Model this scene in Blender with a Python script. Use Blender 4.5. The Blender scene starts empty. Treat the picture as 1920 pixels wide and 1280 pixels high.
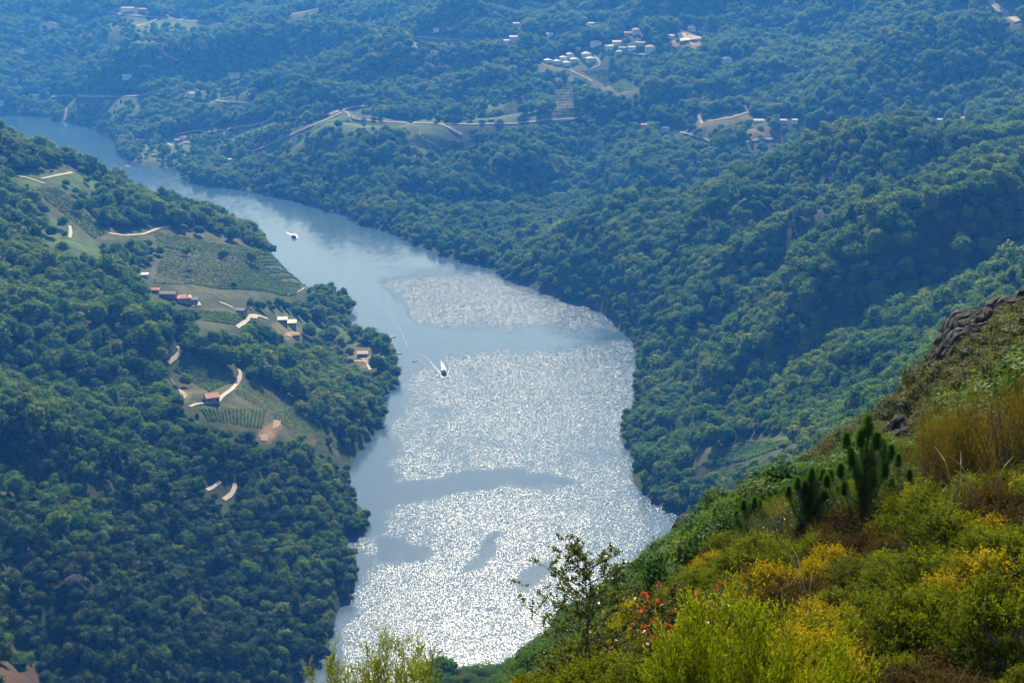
import bpy, math, random
import numpy as np
from mathutils import Vector, Matrix

# ------------------------------------------------------------------ camera, sky, sun, exposure
SC = bpy.context.scene
COL = SC.collection
CAM_H = 380.0
PITCH = math.radians(15.0)
FPX = 1920.0 / 36.0 * 50.0
cam_d = bpy.data.cameras.new('camera')
cam_d.lens = 50.0; cam_d.sensor_width = 36.0; cam_d.clip_start = 0.2; cam_d.clip_end = 30000.0
cam = bpy.data.objects.new('camera', cam_d); COL.objects.link(cam)
cam.location = (0, 0, CAM_H); cam.rotation_euler = (math.pi / 2 - PITCH, 0, 0)
SC.camera = cam

SUN_EL = math.radians(38.0)
SUN_AZ = math.radians(-1.0)          # to the right of straight ahead
world = bpy.data.worlds.new('World'); SC.world = world; world.use_nodes = True
wn = world.node_tree.nodes; wl = world.node_tree.links
wn.clear()
sky = wn.new('ShaderNodeTexSky'); sky.sky_type = 'NISHITA'; sky.sun_disc = False
sky.sun_elevation = SUN_EL; sky.sun_rotation = SUN_AZ; sky.air_density = 1.0; sky.dust_density = 0.4; sky.ozone_density = 2.0
bgn = wn.new('ShaderNodeBackground'); bgn.inputs['Strength'].default_value = 0.10
won = wn.new('ShaderNodeOutputWorld')
wl.new(sky.outputs[0], bgn.inputs['Color']); wl.new(bgn.outputs[0], won.inputs['Surface'])
sun_d = bpy.data.lights.new('sun', 'SUN'); sun_d.energy = 5.0; sun_d.angle = math.radians(0.5); sun_d.color = (1.0, 0.95, 0.86)
sun = bpy.data.objects.new('sun', sun_d); COL.objects.link(sun)
sun.rotation_euler = (-(math.pi / 2 - SUN_EL), 0, -SUN_AZ)
sun.location = (0, 500, 900)
SC.view_settings.view_transform = 'Standard'; SC.view_settings.look = 'None'
SC.view_settings.exposure = 1.0; SC.view_settings.gamma = 1.0
SC.view_settings.use_curve_mapping = False
SC.render.engine = 'CYCLES'
SC.cycles.use_denoising = True
SC.cycles.sampling_pattern = 'BLUE_NOISE'
SC.cycles.max_bounces = 5; SC.cycles.diffuse_bounces = 2; SC.cycles.glossy_bounces = 2
SC.cycles.transmission_bounces = 3; SC.cycles.transparent_max_bounces = 6; SC.cycles.volume_bounces = 0
SC.cycles.sample_clamp_indirect = 4.0
SC.cycles.sample_clamp_direct = 1.7

# ------------------------------------------------------------------ helpers
rng = np.random.default_rng(7)
random.seed(7)
cp, sp_ = math.cos(PITCH), math.sin(PITCH)

def ray(px, py):
    """photo position (1920 x 1280) -> azimuth and fall per metre of the sight line"""
    X = (np.asarray(px, float) - 960.0) / FPX; Y = (640.0 - np.asarray(py, float)) / FPX
    ry = cp + Y * sp_; rz = -sp_ + Y * cp
    return np.arctan2(X, ry), -rz / np.hypot(X, ry)

def project(x, y, z):
    x = np.asarray(x, float); y = np.asarray(y, float); dz = np.asarray(z, float) - CAM_H
    fwd = y * cp - dz * sp_; up = y * sp_ + dz * cp
    fwd = np.maximum(fwd, 1e-3)
    return 960 + FPX * x / fwd, 640 - FPX * up / fwd, fwd

def _hash(ix, iy, s):
    h = (ix.astype(np.int64) * 374761393 + iy.astype(np.int64) * 668265263 + s * 974634721) & 0xffffffff
    h = ((h ^ (h >> 13)) * 1274126177) & 0xffffffff
    return ((h ^ (h >> 16)) & 0xffff) / 65535.0

def vnoise(x, y, s=0):
    x = np.asarray(x, float); y = np.asarray(y, float)
    ix = np.floor(x); iy = np.floor(y); fx = x - ix; fy = y - iy
    fx = fx * fx * fx * (fx * (fx * 6 - 15) + 10); fy = fy * fy * fy * (fy * (fy * 6 - 15) + 10)
    a = _hash(ix, iy, s); b = _hash(ix + 1, iy, s); c = _hash(ix, iy + 1, s); d = _hash(ix + 1, iy + 1, s)
    return (a * (1 - fx) + b * fx) * (1 - fy) + (c * (1 - fx) + d * fx) * fy - 0.5

def fbm(x, y, s=0, o=4):
    r = 0; a = 1.0
    for k in range(o):
        r = r + a * vnoise(x * 2 ** k + 17.3 * k, y * 2 ** k - 9.1 * k, s + k); a *= 0.5
    return r

def inside(px, py, poly):
    px = np.asarray(px, float); py = np.asarray(py, float)
    r = np.zeros(px.shape, bool)
    n = len(poly)
    for i in range(n):
        x0, y0 = poly[i]; x1, y1 = poly[(i + 1) % n]
        if y0 == y1: continue
        c = ((y0 > py) != (y1 > py)) & (px < (x1 - x0) * (py - y0) / (y1 - y0) + x0)
        r ^= c
    return r

def seg_dist(px, py, pts, closed=False):
    px = np.asarray(px, float); py = np.asarray(py, float)
    best = np.full(px.shape, 1e18)
    n = len(pts)
    for i in range(n if closed else n - 1):
        x0, y0 = pts[i]; x1, y1 = pts[(i + 1) % n]
        dx, dy = x1 - x0, y1 - y0
        L = dx * dx + dy * dy + 1e-12
        t = np.clip(((px - x0) * dx + (py - y0) * dy) / L, 0, 1)
        best = np.minimum(best, (px - x0 - t * dx) ** 2 + (py - y0 - t * dy) ** 2)
    return np.sqrt(best)

# ------------------------------------------------------------------ materials
def mat(name):
    m = bpy.data.materials.new(name); m.use_nodes = True
    nt = m.node_tree; nt.nodes.clear()
    out = nt.nodes.new('ShaderNodeOutputMaterial')
    return m, nt, out

def N(nt, typ, **kw):
    n = nt.nodes.new(typ)
    for k, v in kw.items():
        if k in n.inputs: n.inputs[k].default_value = v
        else: setattr(n, k, v)
    return n

def ramp(nt, stops, fac=None):
    r = nt.nodes.new('ShaderNodeValToRGB')
    el = r.color_ramp.elements
    while len(el) > 1: el.remove(el[-1])
    el[0].position = stops[0][0]; el[0].color = (*stops[0][1], 1)
    for p, c in stops[1:]:
        e = el.new(p); e.color = (*c, 1)
    if fac is not None: nt.links.new(fac, r.inputs[0])
    return r

def mixc(nt, a, b, fac, mode='MIX'):
    m = nt.nodes.new('ShaderNodeMix'); m.data_type = 'RGBA'; m.blend_type = mode
    for sock, v in ((m.inputs[0], fac), (m.inputs[6], a), (m.inputs[7], b)):
        if isinstance(v, (int, float)): sock.default_value = v
        elif isinstance(v, tuple): sock.default_value = (*v, 1)
        else: nt.links.new(v, sock)
    return m.outputs[2]

def leaf_mat(name, stops, trans=0.35, rough=0.55, noise_scale=0.6, spec=0.25, tint=None, world_noise=None):
    """leaf colour varies from plant to plant (Object Info random) and within a crown; light passes through the leaves"""
    m, nt, out = mat(name)
    oi = N(nt, 'ShaderNodeObjectInfo'); ge = N(nt, 'ShaderNodeNewGeometry')
    tc = N(nt, 'ShaderNodeTexCoord')
    nz = N(nt, 'ShaderNodeTexNoise', Scale=noise_scale, Detail=3.0)
    nt.links.new(tc.outputs['Object'], nz.inputs['Vector'])
    a = N(nt, 'ShaderNodeMath', operation='MULTIPLY_ADD'); a.inputs[1].default_value = 0.9; 
    nt.links.new(nz.outputs['Fac'], a.inputs[0])
    b = N(nt, 'ShaderNodeMath', operation='MULTIPLY_ADD'); b.inputs[1].default_value = 0.6; b.inputs[2].default_value = -0.26
    nt.links.new(oi.outputs['Random'], b.inputs[0]); nt.links.new(b.outputs[0], a.inputs[2])
    fac = a.outputs[0]
    if world_noise:
        wz = N(nt, 'ShaderNodeTexNoise', Scale=world_noise, Detail=2.0)
        nt.links.new(ge.outputs['Position'], wz.inputs['Vector'])
        c = N(nt, 'ShaderNodeMath', operation='MULTIPLY_ADD'); c.inputs[1].default_value = 0.9; c.inputs[2].default_value = -0.45
        nt.links.new(wz.outputs['Fac'], c.inputs[0])
        s = N(nt, 'ShaderNodeMath', operation='ADD'); nt.links.new(fac, s.inputs[0]); nt.links.new(c.outputs[0], s.inputs[1]); fac = s.outputs[0]
    rp = ramp(nt, stops, fac)
    colr = rp.outputs[0]
    if tint:
        at = N(nt, 'ShaderNodeAttribute', attribute_name='tip')
        colr = mixc(nt, colr, tint, at.outputs['Fac'])
    pb = N(nt, 'ShaderNodeBsdfPrincipled', Roughness=rough)
    pb.inputs['Specular IOR Level'].default_value = spec
    nt.links.new(colr, pb.inputs['Base Color'])
    tr = N(nt, 'ShaderNodeBsdfTranslucent')
    tcol = mixc(nt, colr, (1.25, 1.2, 0.55), 1.0, 'MULTIPLY')
    nt.links.new(tcol, tr.inputs['Color'])
    mx = N(nt, 'ShaderNodeMixShader'); mx.inputs[0].default_value = trans
    nt.links.new(pb.outputs[0], mx.inputs[1]); nt.links.new(tr.outputs[0], mx.inputs[2])
    nt.links.new(mx.outputs[0], out.inputs['Surface'])
    return m

def plain(name, c0, c1=None, scale=3.0, rough=0.8, coord='Object', bump=0.0, detail=4.0, spec=0.3):
    m, nt, out = mat(name)
    tc = N(nt, 'ShaderNodeTexCoord')
    nz = N(nt, 'ShaderNodeTexNoise', Scale=scale, Detail=detail)
    if coord == 'World':
        ge = N(nt, 'ShaderNodeNewGeometry'); nt.links.new(ge.outputs['Position'], nz.inputs['Vector'])
    else: nt.links.new(tc.outputs[coord], nz.inputs['Vector'])
    rp = ramp(nt, [(0.3, c0), (0.7, c1 or c0)], nz.outputs['Fac'])
    pb = N(nt, 'ShaderNodeBsdfPrincipled', Roughness=rough); pb.inputs['Specular IOR Level'].default_value = spec
    nt.links.new(rp.outputs[0], pb.inputs['Base Color'])
    if bump:
        bp = N(nt, 'ShaderNodeBump', Strength=bump); bp.inputs['Distance'].default_value = 0.1
        nt.links.new(nz.outputs['Fac'], bp.inputs['Height']); nt.links.new(bp.outputs[0], pb.inputs['Normal'])
    nt.links.new(pb.outputs[0], out.inputs['Surface'])
    return m

# ------------------------------------------------------------------ object helpers
def mesh_np(name, verts, faces, material=None, smooth=False):
    """faces: int array (n,3) or (n,4) or a list"""
    me = bpy.data.meshes.new(name)
    verts = np.asarray(verts, np.float32)
    if isinstance(faces, np.ndarray):
        k = faces.shape[1]
        me.vertices.add(len(verts)); me.vertices.foreach_set('co', verts.ravel())
        me.loops.add(faces.size); me.loops.foreach_set('vertex_index', faces.astype(np.int32).ravel())
        me.polygons.add(len(faces)); me.polygons.foreach_set('loop_start', np.arange(0, faces.size, k, dtype=np.int32))
        if smooth: me.polygons.foreach_set('use_smooth', np.ones(len(faces), bool))
        me.update(calc_edges=True)
    else:
        me.from_pydata([tuple(map(float, v)) for v in verts], [], faces)
        if smooth: me.polygons.foreach_set('use_smooth', np.ones(len(me.polygons), bool))
        me.update()
    if material: me.materials.append(material)
    return me

def link(name, me, parent=None, loc=None):
    o = bpy.data.objects.new(name, me); COL.objects.link(o)
    if parent is not None: o.parent = parent
    if loc is not None: o.location = loc
    return o

def tag(o, label=None, cat=None, group=None, kind=None):
    if label: o['label'] = label
    if cat: o['category'] = cat
    if group: o['group'] = group
    if kind: o['kind'] = kind
    return o

class MB:
    """collects boxes, prisms and tubes into one mesh"""
    def __init__(s): s.v = []; s.f = []
    def box(s, x0, y0, z0, x1, y1, z1):
        b = len(s.v)
        s.v += [(x0, y0, z0), (x1, y0, z0), (x1, y1, z0), (x0, y1, z0), (x0, y0, z1), (x1, y0, z1), (x1, y1, z1), (x0, y1, z1)]
        s.f += [(b, b + 3, b + 2, b + 1), (b + 4, b + 5, b + 6, b + 7), (b, b + 1, b + 5, b + 4), (b + 1, b + 2, b + 6, b + 5), (b + 2, b + 3, b + 7, b + 6), (b + 3, b, b + 4, b + 7)]
        return s
    def poly(s, vs, fs):
        b = len(s.v); s.v += [tuple(v) for v in vs]; s.f += [tuple(b + i for i in f) for f in fs]; return s
    def tube(s, pts, radii, n=6, cap=True):
        b = len(s.v); pts = [Vector(p) for p in pts]
        for i, p in enumerate(pts):
            d = (pts[min(i + 1, len(pts) - 1)] - pts[max(i - 1, 0)])
            d = d.normalized() if d.length > 1e-9 else Vector((0, 0, 1))
            u = d.cross(Vector((0.31, 0.95, 0.05))); u = u.normalized() if u.length > 1e-4 else Vector((1, 0, 0)); w = d.cross(u)
            for k in range(n):
                a = 2 * math.pi * k / n
                s.v.append(tuple(p + (u * math.cos(a) + w * math.sin(a)) * radii[i]))
        for i in range(len(pts) - 1):
            for k in range(n):
                s.f.append((b + i * n + k, b + i * n + (k + 1) % n, b + (i + 1) * n + (k + 1) % n, b + (i + 1) * n + k))
        if cap:
            s.f.append(tuple(b + k for k in range(n))[::-1]); s.f.append(tuple(b + (len(pts) - 1) * n + k for k in range(n)))
        return s
    def mesh(s, name, m, smooth=False): return mesh_np(name, s.v, s.f, m, smooth)
    def build(s, name, m, parent=None, loc=None, smooth=False): return link(name, s.mesh(name, m, smooth), parent, loc)

def copy_tree(o, parent=None):
    c = o.copy(); COL.objects.link(c)
    if parent is not None: c.parent = parent
    for ch in list(o.children): copy_tree(ch, c)
    return c

# ------------------------------------------------------------------ the valley: terrain
# banks of the river, as photo positions on the water plane
RIGHT_BANK = [(-900, 195), (-300, 203), (0, 213), (60, 217), (120, 228), (180, 243), (214, 262), (220, 288), (235, 302), (290, 312), (335, 318), (350, 327), (336, 338), (400, 350), (470, 358),
    (540, 373), (600, 393), (653, 403), (664, 416), (740, 440), (800, 467), (850, 486), (915, 499), (950, 522), (1000, 541), (1060, 562), (1120, 580),
    (1148, 596), (1158, 616), (1184, 636), (1190, 665), (1192, 720), (1184, 765), (1164, 795), (1162, 822), (1172, 840), (1204, 850), (1184, 874),
    (1188, 908), (1215, 934), (1258, 958), (1302, 966), (1330, 985)]
LEFT_BANK = [(-900, 262), (-300, 272), (0, 290), (130, 330), (250, 385), (400, 440), (500, 490), (590, 548), (640, 560), (663, 562), (664, 580), (640, 606), (664, 622), (700, 640), (735, 642),
    (744, 660), (746, 690), (747, 720), (712, 748), (726, 786), (700, 812), (660, 856), (654, 892), (664, 940), (690, 966), (690, 1000), (642, 1016),
    (668, 1050), (672, 1086), (655, 1120), (632, 1142), (626, 1180), (602, 1230), (582, 1262), (500, 1345), (380, 1450), (200, 1600)]
def on_water(px, py):
    a, t = ray(px, py); d = CAM_H / t
    return np.sin(a) * d, np.cos(a) * d
hid = []                               # near bank, hidden behind the spur we stand on
for px, d in ((1330, 700), (1290, 640), (1150, 610), (1000, 590), (820, 560), (650, 510), (450, 430), (200, 350)):
    a, _ = ray(px, 1000); hid.append((float(np.sin(a) * d), float(np.cos(a) * d)))
RIVER = [tuple(map(float, on_water(*p))) for p in RIGHT_BANK] + hid + [tuple(map(float, on_water(*p))) for p in LEFT_BANK[::-1]]

CP = []                                # control points: azimuth, ln distance, fall
def C(px, py, d, drop=6.0):
    a, t = ray(px, py); CP.append((float(a), math.log(d), float(t) + drop / d))
def CZ(px, d, z):
    a, _ = ray(px, 700); CP.append((float(a), math.log(d), (CAM_H - z) / d))
# ground we stand on and the shrub slope in front
for px in (-900, -200, 300, 700, 1100, 1500, 1900, 2400, 3000):
    k = (px - 1000) / 1000.0
    CZ(px, 2.5, CAM_H - 2.2 + 0.3 * k); CZ(px, 6, CAM_H - 5.0 + 0.9 * k)
for p in [(1920, 1280, 13), (1650, 1285, 13.5), (1400, 1300, 14.5), (1200, 1300, 17), (1000, 1320, 18.5), (800, 1345, 19), (600, 1350, 18), (300, 1480, 17), (2200, 1200, 14),
          (1900, 1180, 15), (1600, 1190, 16.5), (1350, 1210, 19), (1180, 1230, 22), (1900, 1080, 18.5), (1700, 1085, 19), (1500, 1090, 21.5), (1320, 1120, 25), (1200, 1180, 26),
          (1900, 980, 22), (1750, 985, 23), (1600, 990, 25), (1480, 1010, 28), (1900, 890, 27), (1800, 900, 27), (1700, 925, 28), (1560, 940, 31), (2200, 850, 25),
          (1440, 985, 35), (1320, 1085, 34), (1180, 1190, 33), (1000, 1300, 30)]:
    C(*p, drop=0.75)
for p in [(1180, 1090, 175), (1240, 1040, 150), (1290, 1010, 130), (1340, 965, 120), (1400, 920, 105), (1480, 865, 92), (1560, 850, 84), (1650, 830, 70), (1700, 800, 72),
          (1760, 745, 76), (1800, 690, 78), (1860, 630, 78), (1920, 600, 74), (2100, 500, 70), (1900, 800, 38), (1800, 850, 37), (1650, 890, 40), (1500, 920, 48)]:
    C(*p, drop=2.2 if p[2] > 90 else 1.2)
CREST = [(2200, 400, 95), (2050, 520, 93), (1920, 588, 92), (1850, 635, 94), (1780, 682, 97), (1740, 712, 101), (1680, 768, 105), (1560, 830, 112), (1440, 893, 127), (1340, 952, 146), (1290, 995, 160),
         (1180, 1085, 215), (1100, 1140, 260), (1000, 1195, 310), (900, 1262, 350), (820, 1312, 380), (720, 1372, 420)]
for px, py, d in CREST:
    C(px, py, d, drop=5.5 if d > 200 else (3.6 if d > 110 else 0.8))
    a, t = ray(px, py); t = float(t)
    CP.append((float(a), math.log(d * 1.35), t + 0.05)); CP.append((float(a), math.log(d * 1.9), min(t + 0.12, 0.6)))
for px, d, z in ((2200, 600, 230), (1920, 600, 200), (1700, 620, 150), (1500, 650, 90), (1350, 560, 60), (1150, 480, 70), (900, 500, 40), (600, 430, 40), (300, 330, 40), (500, 120, 290), (700, 60, 335), (500, 40, 345), (300, 60, 330), (200, 150, 260)):
    CZ(px, d, z)
# hill on the right bank
RIDGE = [(1000, 462, 1790), (1100, 433, 1740), (1200, 402, 1700), (1300, 369, 1670), (1400, 338, 1655), (1500, 306, 1650), (1600, 283, 1655), (1700, 260, 1660), (1800, 240, 1680), (1920, 214, 1700), (2200, 180, 1720), (2600, 150, 1720)]
for px, py, d in RIDGE:
    C(px, py, d)
    a, t = ray(px, py)
    CP.append((float(a), math.log(d + 140), float(t) + 0.014)); CP.append((float(a), math.log(d + 330), float(t) + 0.016))
for p in [(1050, 500, 1670), (1150, 520, 1550), (1300, 450, 1490), (1300, 560, 1370), (1250, 650, 1300), (1280, 750, 1185), (1220, 800, 1125), (1500, 400, 1450), (1500, 500, 1280),
          (1450, 620, 1200), (1400, 720, 1100), (1300, 820, 1055), (1700, 330, 1470), (1700, 450, 1260), (1650, 560, 1130), (1600, 640, 1065), (1550, 720, 1010), (1920, 300, 1480), (1920, 400, 1260), (1850, 500, 1120),
          (1800, 580, 1030), (1740, 640, 1005), (1650, 720, 950), (1560, 780, 900), (2200, 400, 1200), (2200, 550, 900), (2500, 300, 1300),
          (1720, 705, 700), (1600, 775, 770), (1500, 825, 820), (1400, 868, 875), (1300, 905, 920), (1235, 925, 950), (1700, 695, 940), (1440, 815, 945), (1320, 862, 985)]:
    C(*p)
# hill on the left bank
for px, py, d in [(-700, 120, 1700), (-300, 175, 1720), (0, 250, 1720), (130, 295, 1720), (250, 350, 1670), (400, 400, 1690), (500, 460, 1690), (590, 530, 1640)]:
    C(px, py, d)
    a, t = ray(px, py); CP.append((float(a), math.log(d + 130), float(t) + 0.012)); CP.append((float(a), math.log(d + 330), float(t) + 0.022))
for p in [(0, 350, 1500), (200, 380, 1560), (0, 450, 1300), (100, 450, 1350), (250, 440, 1480), (400, 450, 1570), (430, 490, 1460), (530, 540, 1500), (300, 500, 1380), (345, 557, 1260), (200, 560, 1200), (450, 560, 1330), (535, 605, 1350),
          (620, 640, 1400), (0, 560, 1140), (200, 650, 1080), (0, 680, 960), (350, 640, 1140), (480, 680, 1180), (620, 700, 1270), (690, 710, 1280), (395, 743, 965), (320, 700, 1010), (450, 690, 1060), (0, 800, 830), (200, 800, 890), (480, 790, 960), (600, 790, 1060), (660, 770, 1120), (400, 850, 890), (600, 860, 990),
          (0, 920, 740), (200, 920, 790), (450, 930, 850), (600, 950, 890), (0, 1020, 690), (300, 1020, 750), (500, 1020, 810), (0, 1150, 640), (150, 1150, 640), (300, 1150, 680), (500, 1150, 730), (-300, 900, 720), (-300, 600, 1000), (-700, 500, 1000), (-700, 900, 700),
          (120, 1280, 610), (300, 1280, 630), (500, 1270, 680), (-100, 1400, 420), (0, 1225, 470), (55, 1275, 470), (-300, 1150, 480), (200, 1500, 520)]:
    C(*p)
# far side of the valley
for p in [(0, 190, 3800), (0, 140, 4000), (0, 70, 4350), (0, 0, 4750), (-500, 100, 4100), (-500, 0, 4700), (200, 205, 3450), (200, 150, 3700), (200, 80, 4050), (200, 0, 4500), (400, 270, 2900), (400, 200, 3300), (400, 100, 3850), (400, 0, 4400),
          (600, 330, 2420), (600, 250, 2720), (600, 180, 3060), (600, 90, 3560), (600, 0, 4200), (800, 400, 2130), (800, 300, 2390), (800, 220, 2680), (800, 100, 3280), (800, 0, 4000), (1000, 400, 2060), (1000, 300, 2290),
          (1000, 220, 2580), (1000, 100, 3060), (1000, 0, 3700), (1200, 330, 2180), (1200, 230, 2440), (1200, 100, 2950), (1200, 0, 3500), (1400, 270, 2230), (1400, 200, 2430), (1400, 100, 2800), (1400, 0, 3300), (1600, 215, 2290),
          (1600, 100, 2660), (1600, 0, 3100), (1800, 150, 2350), (1800, 60, 2650), (1800, 0, 2900), (2100, 80, 2400), (2100, 0, 2700), (2500, 0, 2600)]:
    C(*p)
for px, d in ((-700, 5300), (-200, 5200), (200, 5000), (600, 4800), (1000, 4300), (1400, 3900), (1800, 3500), (2300, 3300), (2800, 3200)):
    C(px, -70, d); C(px, -150, d + 1500)
for (px, py) in RIGHT_BANK[2:] + LEFT_BANK[2:-3]:
    a, t = ray(px, py); CP.append((float(a), math.log(CAM_H / float(t)), float(t)))
for (x, y) in hid[:-1]: CP.append((math.atan2(x, y), math.log(math.hypot(x, y)), CAM_H / math.hypot(x, y)))

CP = np.array(CP)
KA = 7.0
P = np.c_[CP[:, 0] * KA, CP[:, 1] * 1.6]
def tps(r2): return 0.5 * r2 * np.log(r2 + 1e-12)
n = len(P)
D2 = ((P[:, None] - P[None]) ** 2).sum(-1)
A = np.zeros((n + 3, n + 3)); A[:n, :n] = tps(D2) + np.eye(n) * 2e-3
A[:n, n] = 1; A[:n, n + 1:] = P; A[n:, :n] = A[:n, n:].T
rhs = np.zeros(n + 3); rhs[:n] = CP[:, 2]
# near ground weighs little in metres: fit the fall per metre directly
W = np.linalg.solve(A, rhs)

NA, ND = 440, 640
AZ = np.linspace(-0.62, 0.62, NA)
LD = np.linspace(math.log(2.5), math.log(6600.0), ND)
ga, gl = np.meshgrid(AZ, LD)                    # rows: distance
Q = np.c_[ga.ravel() * KA, gl.ravel() * 1.6]
T = np.empty(len(Q))
for i in range(0, len(Q), 20000):
    q = Q[i:i + 20000]
    d2 = ((q[:, None, 0] - P[None, :, 0]) ** 2 + (q[:, None, 1] - P[None, :, 1]) ** 2)
    T[i:i + 20000] = tps(d2) @ W[:n] + W[n] + q @ W[n + 1:]
GD = np.exp(gl)
GX = np.sin(ga) * GD; GY = np.cos(ga) * GD
GZ = CAM_H - T.reshape(GD.shape) * GD
wat = inside(GX, GY, RIVER); sd = seg_dist(GX, GY, RIVER, True); sd = np.where(wat, -sd, sd)
# relief: gullies and knolls, fading to the banks and scaled to the distance
rel = 118.0 * np.abs(fbm(GX / 480.0 + 0.3 * GY / 480.0, (GY - 0.15 * GX) / 230.0, 3, 3)) - 17.0
rel = rel + np.clip((GD - 1900) / 900, 0, 1) * (60.0 * (0.42 - np.abs(fbm((GX + 0.5 * GY) / 520.0, (GY - 0.3 * GX) / 900.0, 5, 3))) - 12.0)
far_w = np.clip((GD - 450) / 500, 0, 1) * np.clip(sd / 150.0, 0, 1)
far_w = far_w * np.where((ga < -0.10) & (GD < 2300), np.clip(1 - (GD - 1150) / 350, 0.15, 1), 1.0)
far_w = far_w * (1 + 0.45 * np.clip((ga - 0.04) / 0.05, 0, 1) * np.clip((1900 - GD) / 200, 0, 1) * np.clip((GD - 1080) / 120, 0, 1))
far_w = far_w * np.where(ga > 0.05, np.clip((GD - 930) / 160, 0.12, 1), 1.0)
GZ = GZ + rel * far_w * (0.75 + 0.4 * np.clip((GD - 1800) / 1500, 0, 1))
near_w = np.clip((GD - 6) / 10, 0, 1) * np.clip((450 - GD) / 200, 0, 1)
GZ = GZ + near_w * (np.clip(GD / 60, 0.25, 3.0)) * fbm(GX / (2.0 + GD * 0.05), GY / (2.0 + GD * 0.05), 11, 3) * 0.8
land = np.maximum(GZ, np.clip(0.35 * sd, 0.0, 5.0)); under = np.minimum(GZ, np.clip(0.35 * sd, -14.0, 0.0))
GZ = np.where(GD < 400, GZ, np.where(wat, np.maximum(under, -14.0), land))
TT = (CAM_H - GZ) / GD
CUM = np.minimum.accumulate(TT, axis=0)         # what the eye sees along each bearing

def _grid(a, l):
    fa = np.clip((a - AZ[0]) / (AZ[1] - AZ[0]), 0, NA - 1.001); fl = np.clip((l - LD[0]) / (LD[1] - LD[0]), 0, ND - 1.001)
    return fa, fl
def bil(G, a, l):
    fa, fl = _grid(np.asarray(a, float), np.asarray(l, float)); i = fa.astype(int); j = fl.astype(int); u = fa - i; v = fl - j
    return (G[j, i] * (1 - u) + G[j, i + 1] * u) * (1 - v) + (G[j + 1, i] * (1 - u) + G[j + 1, i + 1] * u) * v
def ground(x, y):
    return bil(GZ, np.arctan2(x, y), np.log(np.maximum(np.hypot(x, y), 2.5)))
def sdist(x, y):
    return bil(sd, np.arctan2(x, y), np.log(np.maximum(np.hypot(x, y), 2.5)))
def hit(px, py, dmin=420.0):
    """where the sight line through a photo position meets the ground"""
    a, t = ray(px, py); a = float(a); t = float(t)
    ls = np.linspace(math.log(dmin), LD[-1], 3000)
    tt = (CAM_H - bil(GZ, np.full(3000, a), ls)) / np.exp(ls)
    k = np.nonzero(tt <= t)[0]
    k = k[0] if len(k) else 2999
    d = math.exp(ls[k]); x, y = math.sin(a) * d, math.cos(a) * d
    return Vector((x, y, float(ground(x, y))))

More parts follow.
